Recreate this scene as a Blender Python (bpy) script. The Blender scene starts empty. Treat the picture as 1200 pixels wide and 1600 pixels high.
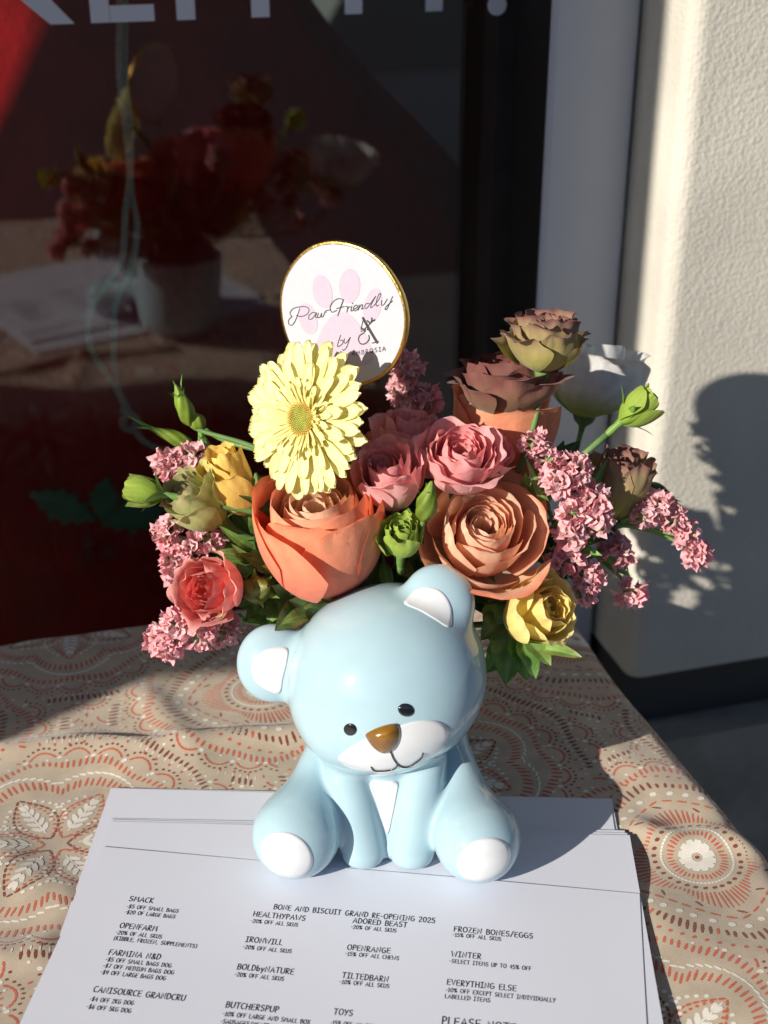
import bpy, bmesh, math, random
import numpy as np
from mathutils import Vector, Matrix
PI = math.pi
sc = bpy.context.scene
COL = sc.collection

# ------------------------------------------------------------------ camera, sky, sun, exposure
Z0 = 0.75                                   # plane of the paper on the table
CAM_H = 0.481
PITCH = math.radians(26.5)
FPX = 2150.0                                # focal length in pixels of the 1200 x 1600 photograph
cam_d = bpy.data.cameras.new("camera"); cam = bpy.data.objects.new("camera", cam_d); COL.objects.link(cam)
cam.location = (0, 0, Z0 + CAM_H); cam.rotation_euler = (PI/2 - PITCH, 0, 0)
cam_d.sensor_fit = 'VERTICAL'; cam_d.sensor_height = 36.0; cam_d.sensor_width = 27.0
cam_d.lens = FPX/1600*36.0
cam_d.clip_start = 0.02; cam_d.clip_end = 500
cam_d.dof.use_dof = True; cam_d.dof.focus_distance = 0.70; cam_d.dof.aperture_fstop = 8.5
sc.camera = cam

SUN_AZ = math.radians(47); SUN_EL = math.radians(23)      # the light travels to the right and away
sun_pos = Vector((-math.sin(SUN_AZ)*math.cos(SUN_EL), -math.cos(SUN_AZ)*math.cos(SUN_EL), math.sin(SUN_EL)))
world = bpy.data.worlds.new("World"); sc.world = world; world.use_nodes = True
wn = world.node_tree.nodes; wl = world.node_tree.links
bgn = wn['Background']; sky = wn.new('ShaderNodeTexSky'); sky.sky_type = 'NISHITA'; sky.sun_disc = False
sky.sun_elevation = SUN_EL; sky.sun_rotation = math.atan2(sun_pos.x, sun_pos.y)
sky.altitude = 100; sky.air_density = 1.0; sky.dust_density = 0.6; sky.ozone_density = 4.0
wl.new(sky.outputs[0], bgn.inputs[0]); bgn.inputs[1].default_value = 0.075
sun_d = bpy.data.lights.new("sun", 'SUN'); sun = bpy.data.objects.new("sun", sun_d); COL.objects.link(sun)
sun_d.energy = 4.8; sun_d.angle = math.radians(0.5); sun_d.color = (1.0, 0.93, 0.82)
sun.rotation_euler = (-sun_pos).to_track_quat('-Z', 'Y').to_euler(); sun.location = (-3, -3, 4)
sc.view_settings.view_transform = 'Standard'; sc.view_settings.look = 'None'
sc.view_settings.exposure = 0.30; sc.view_settings.gamma = 1.0
sc.render.engine = 'CYCLES'
sc.cycles.max_bounces = 8; sc.cycles.transparent_max_bounces = 16
sc.cycles.use_denoising = True
sc.cycles.sample_clamp_indirect = 6.0

# ------------------------------------------------------------------ measuring helpers (photo point -> place in the world)
CAM = np.array([0, 0, Z0 + CAM_H]); CP, SP = math.cos(PITCH), math.sin(PITCH)
def ray(px, py):
    xc, yc = (px - 600)/FPX, (800 - py)/FPX
    return np.array([xc, CP + SP*yc, -SP + CP*yc])
def at(px, py, Y):
    d = ray(px, py); return CAM + d*(Y/d[1])
def on_z(px, py, z):
    d = ray(px, py); return CAM + d*((z - CAM[2])/d[2])
def on_plane(px, py, p0, n):
    d = ray(px, py); return CAM + d*(np.dot(np.array(p0) - CAM, n)/np.dot(d, n))
def nrm(v):
    v = np.asarray(v, float); return v/(np.linalg.norm(v) + 1e-12)
def basis(axis, roll=0.0):
    w = nrm(axis); a = np.array([1.0, 0, 0]) if abs(w[0]) < .8 else np.array([0, 1.0, 0])
    v = nrm(np.cross(w, a)); u = np.cross(v, w)
    c, s = math.cos(roll), math.sin(roll)
    return np.stack([c*u + s*v, -s*u + c*v, w])           # rows: x, y, z axes

# ------------------------------------------------------------------ mesh helpers
class MB:
    def __init__(s): s.v = []; s.f = []; s.m = []; s.c = []; s.n = 0
    def add(s, v, f, mat=0, col=None):
        v = np.asarray(v, float).reshape(-1, 3)
        s.v.append(v); s.f += [tuple(int(i) + s.n for i in q) for q in f]; s.m += [mat]*len(f)
        if col is None: col = np.full((len(v), 3), .8)
        col = np.asarray(col, float)
        if col.ndim == 1: col = np.tile(col, (len(v), 1))
        s.c.append(col); s.n += len(v)
    def join(s, o):
        s.v += o.v; s.f += [tuple(i + s.n for i in q) for q in o.f]; s.m += o.m; s.c += o.c; s.n += o.n
    def verts(s): return np.concatenate(s.v) if s.v else np.zeros((0, 3))
    def map(s, M, t=(0, 0, 0)):
        s.v = [x @ M + np.array(t) for x in s.v]; return s
    def grid(s, P, mat=0, col=None, closed=False):
        nu, nv = P.shape[0], P.shape[1]
        idx = np.arange(nu*nv).reshape(nu, nv); f = []
        for i in range(nu if closed else nu - 1):
            j = (i + 1) % nu
            for k in range(nv - 1): f.append((idx[i, k], idx[j, k], idx[j, k + 1], idx[i, k + 1]))
        s.add(P.reshape(-1, 3), f, mat, None if col is None else np.asarray(col).reshape(-1, 3) if np.asarray(col).ndim == 3 else col)
    def box(s, c, u, v, w, hu, hv, hw, mat=0, col=None):
        c = np.array(c, float); u = np.array(u, float); v = np.array(v, float); w = np.array(w, float)
        P = [c + a*hu*u + b*hv*v + d*hw*w for d in (-1, 1) for b in (-1, 1) for a in (-1, 1)]
        s.add(P, [(0, 2, 3, 1), (4, 5, 7, 6), (0, 1, 5, 4), (2, 6, 7, 3), (0, 4, 6, 2), (1, 3, 7, 5)], mat, col)
    def tube(s, pts, r, n=8, mat=0, col=None, cap=True):
        pts = np.asarray(pts, float); m = len(pts); r = np.broadcast_to(np.asarray(r, float), (m,))
        T = np.gradient(pts, axis=0); T /= np.linalg.norm(T, axis=1)[:, None] + 1e-12
        a = np.array([0, 0, 1.0]) if abs(T[0][2]) < .9 else np.array([1.0, 0, 0])
        u = nrm(np.cross(T[0], a)); P = np.zeros((n, m, 3)); ang = np.arange(n)*2*PI/n
        for i in range(m):
            u = nrm(u - T[i]*np.dot(u, T[i])); w = np.cross(T[i], u)
            P[:, i] = pts[i] + r[i]*(np.cos(ang)[:, None]*u + np.sin(ang)[:, None]*w)
        base = s.n
        c = None if col is None else (np.asarray(col) if np.asarray(col).ndim == 1 else np.tile(np.asarray(col)[None], (n, 1, 1)))
        s.grid(P, mat, c, closed=True)
        if cap:
            s.f.append(tuple(base + k*m for k in range(n))[::-1]); s.f.append(tuple(base + k*m + m - 1 for k in range(n))); s.m += [mat, mat]

def obj(name, mb, mats, parent=None, smooth=True, origin=None, label=None, kind=None):
    V = mb.verts()
    if origin is None and parent is not None:
        p = parent; o = np.zeros(3)
        while p is not None: o += np.array(p.location); p = p.parent
    else:
        o = np.array(origin if origin is not None else (0, 0, 0), float)
    me = bpy.data.meshes.new(name); me.from_pydata((V - o).tolist(), [], mb.f)
    if not isinstance(mats, (list, tuple)): mats = [mats]
    for m in mats: me.materials.append(m)
    if len(mats) > 1: me.polygons.foreach_set('material_index', mb.m)
    at_ = me.color_attributes.new('Col', 'FLOAT_COLOR', 'POINT')
    C = np.concatenate(mb.c); at_.data.foreach_set('color', np.concatenate([C, np.ones((len(C), 1))], 1).astype(np.float32).ravel())
    if smooth: me.polygons.foreach_set('use_smooth', [True]*len(me.polygons))
    me.update()
    ob = bpy.data.objects.new(name, me); COL.objects.link(ob)
    if parent is not None: ob.parent = parent
    else: ob.location = o
    if label: ob['label'] = label
    if kind: ob['kind'] = kind
    return ob
def tag(o, label, cat, group=None, kind=None):
    o['label'] = label; o['category'] = cat
    if group: o['group'] = group
    if kind: o['kind'] = kind
    return o
def thing(name, label, cat, loc=(0, 0, 0), group=None):
    o = bpy.data.objects.new(name, None); COL.objects.link(o); o.location = tuple(loc); o.empty_display_size = .02
    return tag(o, label, cat, group)
def bez(p0, p1, p2, p3, n=14):
    t = np.linspace(0, 1, n)[:, None]; p0, p1, p2, p3 = map(lambda q: np.asarray(q, float), (p0, p1, p2, p3))
    return (1-t)**3*p0 + 3*(1-t)**2*t*p1 + 3*(1-t)*t*t*p2 + t**3*p3
def crom(pts, k=8, closed=False):
    P = np.asarray(pts, float); n = len(P); out = []
    for i in range(n if closed else n - 1):
        g = lambda j: P[j % n] if closed else P[min(max(j, 0), n - 1)]
        a, b, c, d = g(i-1), g(i), g(i+1), g(i+2)
        for t in np.arange(k)/k:
            out.append(.5*(2*b + (c-a)*t + (2*a-5*b+4*c-d)*t*t + (3*b-a-3*c+d)*t**3))
    if not closed: out.append(P[-1])
    return np.array(out)

# ------------------------------------------------------------------ materials
def mat(name, col=(.8, .8, .8), rough=.6, metal=0, spec=.5, coat=0, coat_r=.03, attr=False, trans=0, bump=None, noise_col=None, sheen=0, sss=0):
    m = bpy.data.materials.new(name); m.use_nodes = True; n = m.node_tree.nodes; l = m.node_tree.links
    b = n['Principled BSDF']; b.inputs['Base Color'].default_value = (*col, 1); b.inputs['Roughness'].default_value = rough
    b.inputs['Metallic'].default_value = metal; b.inputs['Specular IOR Level'].default_value = spec
    b.inputs['Coat Weight'].default_value = coat; b.inputs['Coat Roughness'].default_value = coat_r
    b.inputs['Sheen Weight'].default_value = sheen
    src = None
    if attr:
        a = n.new('ShaderNodeAttribute'); a.attribute_name = 'Col'; src = a.outputs['Color']
    tc = n.new('ShaderNodeTexCoord')
    if noise_col:                                # (scale, amount, detail)
        nz = n.new('ShaderNodeTexNoise'); nz.inputs['Scale'].default_value = noise_col[0]; nz.inputs['Detail'].default_value = noise_col[2] if len(noise_col) > 2 else 4
        l.new(tc.outputs['Object'], nz.inputs['Vector'])
        mr = n.new('ShaderNodeMapRange'); mr.inputs['From Min'].default_value = .3; mr.inputs['From Max'].default_value = .7
        mr.inputs['To Min'].default_value = 1 - noise_col[1]; mr.inputs['To Max'].default_value = 1 + noise_col[1]
        l.new(nz.outputs[0], mr.inputs[0])
        mx = n.new('ShaderNodeMix'); mx.data_type = 'RGBA'; mx.blend_type = 'MULTIPLY'; mx.inputs[0].default_value = 1
        if src: l.new(src, mx.inputs[6])
        else: mx.inputs[6].default_value = (*col, 1)
        l.new(mr.outputs[0], mx.inputs[7]); src = mx.outputs[2]
    if src: l.new(src, b.inputs['Base Color'])
    if sss:
        b.inputs['Subsurface Weight'].default_value = sss; b.inputs['Subsurface Scale'].default_value = .004
    if bump:                                     # (scale, strength, distance)
        nz = n.new('ShaderNodeTexNoise'); nz.inputs['Scale'].default_value = bump[0]; nz.inputs['Detail'].default_value = 5
        l.new(tc.outputs['Object'], nz.inputs['Vector'])
        bp = n.new('ShaderNodeBump'); bp.inputs['Strength'].default_value = bump[1]; bp.inputs['Distance'].default_value = bump[2]
        l.new(nz.outputs[0], bp.inputs['Height']); l.new(bp.outputs[0], b.inputs['Normal'])
    if trans:
        out = n['Material Output']; t = n.new('ShaderNodeBsdfTranslucent'); mxs = n.new('ShaderNodeMixShader'); mxs.inputs[0].default_value = trans
        gm = n.new('ShaderNodeGamma'); gm.inputs[1].default_value = 1.45
        if src: l.new(src, gm.inputs[0]); l.new(gm.outputs[0], t.inputs['Color'])
        else: t.inputs['Color'].default_value = (*col, 1)
        l.new(b.outputs[0], mxs.inputs[1]); l.new(t.outputs[0], mxs.inputs[2]); l.new(mxs.outputs[0], out.inputs[0])
    return m

M_paper = mat('white_paper', (.70, .72, .81), .75, spec=.3, bump=(260, .08, .0004), noise_col=(9, .02, 3))
M_ink = mat('black_ink', (.012, .015, .03), .6)
M_ceramic = mat('blue_glaze', (.39, .55, .62), .35, spec=.05, coat=1, coat_r=.012, noise_col=(45, .035, 3), bump=(55, .03, .002))
M_cerwhite = mat('white_glaze', (.72, .74, .76), .2, coat=1, coat_r=.03, noise_col=(150, .02))
M_black = mat('black_glaze', (.012, .013, .015), .15, coat=1)
M_nose = mat('brown_glaze', (.22, .10, .010), .2, coat=.8, noise_col=(120, .25))
M_petal = mat('petal', attr=True, rough=.6, spec=.2, trans=.32, bump=(420, .3, .0007), sheen=.15, noise_col=(160, .07, 4))
M_gerb = mat('gerbera_petal', attr=True, rough=.55, spec=.3, trans=.18, bump=(300, .15, .0005))
M_stat = mat('papery_floret', attr=True, rough=.7, spec=.25, trans=.25, noise_col=(700, .16, 3))
M_leaf = mat('leaf', attr=True, rough=.42, spec=.45, trans=.26, bump=(260, .25, .0008), noise_col=(120, .22, 4))
M_stem = mat('stem', attr=True, rough=.5, spec=.4, noise_col=(150, .12))
M_gold = mat('gold_leaf', (.78, .50, .13), .28, metal=1, bump=(300, .4, .001))
M_card = mat('printed_card', (.55, .54, .59), .6, spec=.3, bump=(900, .15, .0004), noise_col=(300, .015))
M_lilac = mat('lilac_print', (.52, .44, .54), .6, spec=.3, noise_col=(300, .03))
M_cardink = mat('charcoal_print', (.035, .03, .04), .6)
# ------------------------------------------------------------------ shopfront: frame of reference of the facade
PHI = math.radians(16)
FU = np.array([math.cos(PHI), math.sin(PHI), 0]); FN = np.array([math.sin(PHI), -math.cos(PHI), 0]); FZ = np.array([0, 0, 1.0])
FO = np.array([0, 1.055, 0])
def fac(u, off, z): return FO + FU*u + FN*off + FZ*z
def fu(px, py, off):                                  # along-the-facade position of a photo point on the layer at that offset
    return float(np.dot(on_plane(px, py, FO + FN*off, FN) - FO, FU))
def fz(px, py, off): return float(on_plane(px, py, FO + FN*off, FN)[2])
def fbox(mb, u0, u1, o0, o1, z0, z1, mat_=0):
    mb.box(fac((u0+u1)/2, (o0+o1)/2, (z0+z1)/2), FU, FN, FZ, (u1-u0)/2, (o1-o0)/2, (z1-z0)/2, mat_)

# ground
M_pave = mat('concrete_pavement', (.12, .12, .12), .85, noise_col=(6, .12, 8), bump=(90, .3, .004))
g = MB(); g.add([(-60, -80, 0), (60, -80, 0), (60, 80, 0), (-60, 80, 0)], [(0, 1, 2, 3)])
M_asph = mat('asphalt', (.026, .026, .028), .9, noise_col=(30, .25, 6), bump=(200, .5, .004))
o = obj('ground', g, M_asph, smooth=False); tag(o, 'dark asphalt ground in front of the shop', 'ground', kind='structure')
g = MB(); fbox(g, -9, 9, .02, 2.6, .0, .09)
o = obj('pavement', g, M_pave, smooth=False); tag(o, 'grey concrete pavement along the shopfront', 'pavement', kind='structure')

# glass
M_glass = bpy.data.materials.new('window_glass'); M_glass.use_nodes = True
n = M_glass.node_tree.nodes; l = M_glass.node_tree.links; n.clear()
out = n.new('ShaderNodeOutputMaterial'); mx = n.new('ShaderNodeMixShader'); tr = n.new('ShaderNodeBsdfTransparent'); gl = n.new('ShaderNodeBsdfGlossy')
tr.inputs[0].default_value = (.88, .90, .89, 1); gl.inputs['Roughness'].default_value = 0.0
geo = n.new('ShaderNodeNewGeometry'); dt = n.new('ShaderNodeVectorMath'); dt.operation = 'DOT_PRODUCT'
l.new(geo.outputs['Normal'], dt.inputs[0]); l.new(geo.outputs['Incoming'], dt.inputs[1])
ab = n.new('ShaderNodeMath'); ab.operation = 'ABSOLUTE'; l.new(dt.outputs['Value'], ab.inputs[0])
om = n.new('ShaderNodeMath'); om.operation = 'SUBTRACT'; om.inputs[0].default_value = 1; l.new(ab.outputs[0], om.inputs[1])
pw = n.new('ShaderNodeMath'); pw.operation = 'POWER'; l.new(om.outputs[0], pw.inputs[0]); pw.inputs[1].default_value = 5
ma = n.new('ShaderNodeMath'); ma.operation = 'MULTIPLY_ADD'; l.new(pw.outputs[0], ma.inputs[0]); ma.inputs[1].default_value = .92; ma.inputs[2].default_value = .08
l.new(ma.outputs[0], mx.inputs[0]); l.new(tr.outputs[0], mx.inputs[1]); l.new(gl.outputs[0], mx.inputs[2]); l.new(mx.outputs[0], out.inputs[0])

M_frame = mat('charcoal_metal_frame', (.024, .021, .020), .5, noise_col=(30, .2))
M_rubber = mat('black_gasket', (.006, .006, .007), .7)
M_white = mat('white_metal_panel', (.54, .575, .64), .42, noise_col=(5, .04))
M_letter = mat('white_vinyl', (.78, .80, .86), .5)
TOPZ = 2.75
u_g = fu(750, 240, 0)                                # right edge of the glass
u_f = fu(812, 240, .03)
OP, OW = .093, .163
u_p0 = fu(866, 0, OP); u_w = fu(1085, 0, OW); u_b = u_p0 - .03
win = thing('shop_window', 'tall shop window with charcoal frame and white lettering behind the bouquet', 'window', fac(0, 0, .09))
g = MB(); fbox(g, -1.75, u_g + .01, -.003, .003, .16, TOPZ); obj('glass_pane', g, M_glass, win, smooth=False)
g = MB(); fbox(g, u_g, u_f, -.05, .03, .09, TOPZ); obj('frame_stile', g, M_frame, win, smooth=False)
g = MB(); fbox(g, u_f + .0005, u_p0 - .0015, -.06, OP - .004, .09, TOPZ); obj('frame_gasket', g, M_rubber, win, smooth=False)
g = MB(); fbox(g, -1.75, u_g - .001, -.04, .02, .09, .159); obj('frame_bottom_rail', g, M_frame, win, smooth=False)
g = MB(); fbox(g, -1.83, -1.7505, -.05, .022, .09, TOPZ); obj('frame_stile', g, M_frame, win, smooth=False)
g = MB(); fbox(g, -1.83, u_b + .03, -.06, .03, TOPZ + .001, TOPZ + .09); obj('frame_head', g, M_frame, win, smooth=False)

# vinyl letters on the outside of the glass: only their feet reach into the picture
let = MB(); LO = .0045
def lq(pts):
    P = [fac(a, LO, b) for a, b in pts]; k = len(P); Q = [p - FN*.0008 for p in P]
    let.add(P + Q, [tuple(range(k))[::-1], tuple(range(k, 2*k))] + [(i, (i+1) % k, k + (i+1) % k, k + i) for i in range(k)])
def lx(px): return fu(px, 20, LO)
zb = lambda px: fz(px, 37 - (px - 150)*.0395, LO)
zb0 = float(np.mean([zb(p) for p in (150, 290, 405, 677)])); cap = .105; sw = (lx(305) - lx(276))
def stem(px0): a = lx(px0); lq([(a, zb0), (a + sw, zb0), (a + sw, zb0 + cap), (a, zb0 + cap)])
def bar(u0, u1, z0_, h=None): h = h or sw*.85; lq([(u0, z0_), (u1, z0_), (u1, z0_ + h), (u0, z0_ + h)])
aL = lx(115); lq([(aL - sw*1.25, zb0), (aL, zb0), (aL - cap*.55, zb0 + cap*.62), (aL - cap*.55 - sw*.8, zb0 + cap*.45)])   # leg of K
lq([(aL - cap*.62, zb0 + cap*.42), (aL - sw*.2, zb0 + cap), (aL - sw*1.4, zb0 + cap), (aL - cap*.62, zb0 + cap*.62)])
lq([(aL - cap*.62 - sw, zb0), (aL - cap*.62 - .0008, zb0), (aL - cap*.62 - .0008, zb0 + cap), (aL - cap*.62 - sw, zb0 + cap)])
eL = lx(141); eR = lx(241); lq([(eL, zb0), (eL + sw, zb0), (eL + sw, zb0 + cap), (eL, zb0 + cap)])
for k in (0, .41, .82): bar(eL + sw + .0003, eR - (.004 if k == .41 else 0), zb0 + cap*k)
stem(276); p0_ = lx(276) + sw + .0003
bar(p0_, p0_ + sw*1.3, zb0 + cap*.40); bar(p0_, p0_ + sw*1.3, zb0 + cap*.82); lq([(p0_ + sw*1.3, zb0 + cap*.42), (p0_ + sw*2, zb0 + cap*.55), (p0_ + sw*2, zb0 + cap*.85), (p0_ + sw*1.3, zb0 + cap)])
stem(393); t0 = lx(393); lq([(t0 - sw, zb0 + cap + .0004), (t0 + sw*2, zb0 + cap + .0004), (t0 + sw*2, zb0 + cap + sw*.9), (t0 - sw, zb0 + cap + sw*.9)])
stem(539)
stem(665); t0 = lx(665); lq([(t0 - sw, zb0 + cap + .0004), (t0 + sw*2, zb0 + cap + .0004), (t0 + sw*2, zb0 + cap + sw*.9), (t0 - sw, zb0 + cap + sw*.9)])
dc = lx(777); LO = .0315
dc = fu(777, 6, LO)
lq([(dc + sw*.55*math.cos(a), zb0 + sw*.45 + sw*.55*math.sin(a)) for a in np.arange(20)*2*PI/20])
obj('lettering', let, M_letter, win, smooth=False)

# white jamb panel and stucco wall
g = MB(); fbox(g, u_p0, fu(1004, 0, OP), -.04, OP, .09, TOPZ + .3)
M_dirt = None
pn = obj('jamb_panel', g, M_white, origin=fac(u_p0, OP, .09), smooth=False); tag(pn, 'smooth white panel between the window frame and the stucco wall', 'wall panel')
bm_ = pn.modifiers.new('bevel', 'BEVEL'); bm_.width = .004; bm_.segments = 2
M_stucco = mat('cream_stucco', (.60, .57, .50), .9, spec=.2, noise_col=(9, .10, 8))
n = M_stucco.node_tree.nodes; l = M_stucco.node_tree.links
tc = n.new('ShaderNodeTexCoord'); nz = n.new('ShaderNodeTexNoise'); nz.inputs['Scale'].default_value = 260; nz.inputs['Detail'].default_value = 3
vz = n.new('ShaderNodeTexVoronoi'); vz.inputs['Scale'].default_value = 400; vz.feature = 'SMOOTH_F1'
l.new(tc.outputs['Object'], nz.inputs['Vector']); l.new(tc.outputs['Object'], vz.inputs['Vector'])
ad = n.new('ShaderNodeMath'); ad.operation = 'MULTIPLY_ADD'; l.new(nz.outputs[0], ad.inputs[0]); ad.inputs[1].default_value = 1.2; l.new(vz.outputs['Distance'], ad.inputs[2])
bp = n.new('ShaderNodeBump'); bp.inputs['Strength'].default_value = .26; bp.inputs['Distance'].default_value = .0022
l.new(ad.outputs[0], bp.inputs['Height']); l.new(bp.outputs[0], n['Principled BSDF'].inputs['Normal'])
zs = fz(1100, 1042, OW)                               # bottom of the stucco
wall = thing('stucco_wall', 'rough cream stucco wall right of the window with a dark base', 'wall', fac(u_w, OW, .09))
# rounded corner stucco body
g = MB(); R = .012; prof = [(u_w, -.05)] + [(u_w + R - R*math.cos(a), OW - R + R*math.sin(a)) for a in np.linspace(0, PI/2, 7)] + [(2.6, OW), (2.6, -.05)]
zz = np.linspace(zs, TOPZ + .3, 2); k = len(prof)
P = np.array([[fac(a, b, z) for z in zz] for a, b in prof]); g.grid(P[::-1], closed=True); g.add([fac(a, b, zs) for a, b in prof], [tuple(range(k))]); g.add([fac(a, b, TOPZ + .3) for a, b in prof], [tuple(range(k))[::-1]])
obj('stucco', g, M_stucco, wall, smooth=False)
M_plinth = mat('dark_concrete_base', (.26, .245, .215), .85, noise_col=(25, .2, 6), bump=(60, .3, .004))
M_dark = mat('black_matte', (.045, .044, .044), .7)
g = MB(); fbox(g, u_w + .004, 2.6, -.05, OW - .02, zs - .06, zs - .0005); obj('recessed_strip', g, M_dark, wall, smooth=False)  # dark strip set back between the stucco and the plinth
g = MB(); fbox(g, u_w - .01, 2.62, -.05, OW + .012, .09, zs - .0605); obj('plinth', g, M_plinth, wall, smooth=False)
lw = MB(); fbox(lw, -4, -1.8305, -.1, .1, .09, TOPZ + .3)
o = obj('stucco_wall', lw, M_stucco, origin=fac(-2, 0, .09), smooth=False); tag(o, 'cream stucco wall beyond the far left end of the window', 'wall')
lw = MB(); fbox(lw, -1.83, u_p0 - .001, -.1, .06, TOPZ + .0905, TOPZ + .9)
o = obj('shop_fascia', lw, M_white, origin=fac(-.7, 0, TOPZ), smooth=False); tag(o, 'plain white fascia above the shop window', 'fascia')

# unseen column added to shade the window and the left of the table
sd = np.array([math.sin(SUN_AZ), math.cos(SUN_AZ), 0]); sperp = np.array([-sd[1], sd[0], 0])
def column(cx, cy, r):
    t = thing('shade_column', 'round cream column added out of view left of the table to cast a shadow', 'column', (cx, cy, .09))
    g = MB(); g.tube([(cx, cy, .2), (cx, cy, .8), (cx, cy, 1.36)], r, 48); obj('shaft', g, M_stucco, t)
    ux, uy = cx - sperp[0]*.0265, cy - sperp[1]*.0265
    g = MB(); g.tube([(ux, uy, 1.3605), (ux, uy, 2.0), (ux, uy, 2.9)], r + .0315, 48); obj('upper_shaft', g, M_stucco, t)  # upper part widened and shifted so its shadow covers the jamb panel
    g = MB(); g.box((cx, cy, .145), (1, 0, 0), (0, 1, 0), (0, 0, 1), r*1.35, r*1.35, .055); obj('base', g, M_plinth, t, smooth=False)
    g = MB(); g.box((cx, cy, 2.96), (1, 0, 0), (0, 1, 0), (0, 0, 1), r*1.3, r*1.3, .06); obj('capital', g, M_stucco, t, smooth=False)
    return t
COLR = .22
sd = np.array([math.sin(SUN_AZ), math.cos(SUN_AZ), 0]); sperp = np.array([-sd[1], sd[0], 0])
edge_pt = (on_z(135, 1090, Z0) + 0)                # a point of the shadow's edge on the cloth
cc = edge_pt - sd*1.25 + sperp*COLR
column(cc[0], cc[1], COLR)

pr_ = MB(); fbox(pr_, -3.2, 2.6, .17, 1.7, 3.03, 3.18)  # unseen roof added to hold back light from the sky overhead
o = obj('shade_roof', pr_, M_white, origin=fac(-.3, 1, 3.03), smooth=False); tag(o, 'flat roof added out of view over the pavement to cut the sky light', 'roof')
g = MB(); fbox(g, u_p0, u_w + .02, -.06, -.041, .09, TOPZ + .3)
obj('rear_flashing', g, M_dark, pn, smooth=False)

ob = thing('shade_building', 'low grey building added unseen behind the camera to block the low sky', 'building', (0, -24, 0))  # added behind the camera to keep out light from the low sky
M_ob = mat('grey_block_wall', (.08, .08, .085), .9, noise_col=(2, .1)); M_obg = mat('dark_window_glass', (.02, .025, .03), .1)
g = MB(); g.box((-4, -28, 3.6), (1, 0, 0), (0, 1, 0), (0, 0, 1), 34, 4, 3.6); obj('wall', g, M_ob, ob, smooth=False)
g = MB(); g.box((-4, -28, 7.35), (1, 0, 0), (0, 1, 0), (0, 0, 1), 34.3, 4.3, .149); obj('roof', g, M_dark, ob, smooth=False)
for k in range(8):
    g = MB(); g.box((-32 + k*8, -23.97, 2.2), (1, 0, 0), (0, 1, 0), (0, 0, 1), 1.6, .029, 1.2); obj('window', g, M_obg, ob, smooth=False)

# ------------------------------------------------------------------ shop interior
M_floor = mat('shop_floor', (.16, .13, .11), .5, noise_col=(8, .15))
M_iwall = mat('shop_wall', (.10, .11, .13), .8, noise_col=(3, .06))
g = MB(); fbox(g, -3, 2.5, -2.6, -.07, .0, .12); tag(obj('shop_floor', g, M_floor, smooth=False), 'dim floor inside the shop', 'floor', kind='structure')
g = MB(); fbox(g, -3, 2.5, -2.7, -2.6, .0, 3.0); fbox(g, -3.1, -3, -2.7, -.1, 0, 3.0); fbox(g, 2.5, 2.6, -2.7, -.1, 0, 3.0)
tag(obj('shop_wall', g, M_iwall, smooth=False), 'grey blue wall inside the shop', 'wall', kind='structure')
g = MB(); fbox(g, -3, 2.5, -2.7, -.1, 3.0, 3.1); tag(obj('shop_ceiling', g, M_white, smooth=False), 'ceiling of the shop', 'ceiling', kind='structure')
# cabinet far inside (horizontal edge seen right of the red cloth)
zc1 = fz(670, 100, -.72)
cab = thing('shop_cabinet', 'tall grey blue cabinet inside the shop right of the red sack', 'cabinet', fac(.5, -.9, .12))
g = MB(); fbox(g, -.4, 1.6, -1.2, -.72, .12, 2.3); obj('cabinet_body', g, mat('cabinet_paint', (.70, .84, .96), .6, noise_col=(4, .05)), cab, smooth=False)
g = MB(); fbox(g, -.41, 1.61, -.7195, -.705, zc1, 2.31); obj('upper_panel', g, mat('upper_panel', (.30, .33, .34), .6), cab, smooth=False)

# red sack
M_red = mat('red_plush', (.30, .005, .007), .9, spec=.1, bump=(70, .8, .006), noise_col=(16, .25, 5))
sk_c = fac(-.22, -.38, 0); SKF = .55
def sack_edge(px, py):                                # radius needed so that the silhouette passes through this photo point
    d = ray(px, py); T_ = lambda q: np.array([np.dot(q, FU), np.dot(q, FN)/SKF])
    dx = T_(d); c = T_(sk_c - CAM*np.array([1, 1, 0])); t = np.dot(c, dx)/np.dot(dx, dx)
    return abs(c[0]*dx[1] - c[1]*dx[0])/np.linalg.norm(dx), CAM[2] + d[2]*t
sil = [sack_edge(*p) for p in ((488, 0), (530, 60), (582, 125), (648, 195), (704, 262), (750, 340), (779, 420), (792, 480))]
sil.sort(key=lambda q: q[1])
zt = [.12, .18] + [q[1] for q in sil] + [sil[-1][1] + .12, sil[-1][1] + .22, sil[-1][1] + .30]
rt = [sil[0][0]*.93, sil[0][0]*1.0] + [q[0] for q in sil] + [sil[-1][0]*.80, sil[-1][0]*.66, sil[-1][0]*.60]
sk = thing('red_sack', 'big red plush gift sack with a holly patch inside the window', 'sack', (sk_c[0], sk_c[1], .12))
def sack_r(th, z):
    r = np.interp(z, zt, rt)
    return r*(1 + .025*np.sin(7*th + 3*z) + .018*np.sin(13*th - 6*z))
TH = np.linspace(0, 2*PI, 120, endpoint=False); ZZ = np.interp(np.linspace(0, 1, 60), np.linspace(0, 1, len(zt)), zt)
P = np.zeros((120, 60, 3))
for k, z in enumerate(ZZ):
    r = sack_r(TH, z); P[:, k] = sk_c + (r*np.cos(TH))[:, None]*FU + (SKF*r*np.sin(TH))[:, None]*FN + z*FZ
g = MB(); g.grid(P, closed=True); obj('sack_body', g, M_red, sk)
def on_sack(px, py, lift):
    d = ray(px, py); t = np.linspace(.9, 1.9, 1500)[:, None]; Q = CAM + d*t
    q = Q - sk_c; qa, qb = q @ FU, q @ FN/SKF; rr = np.hypot(qa, qb); s = rr - sack_r(np.arctan2(qb, qa), Q[:, 2])
    i = int(np.argmax(s < lift)); return Q[i]
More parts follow.
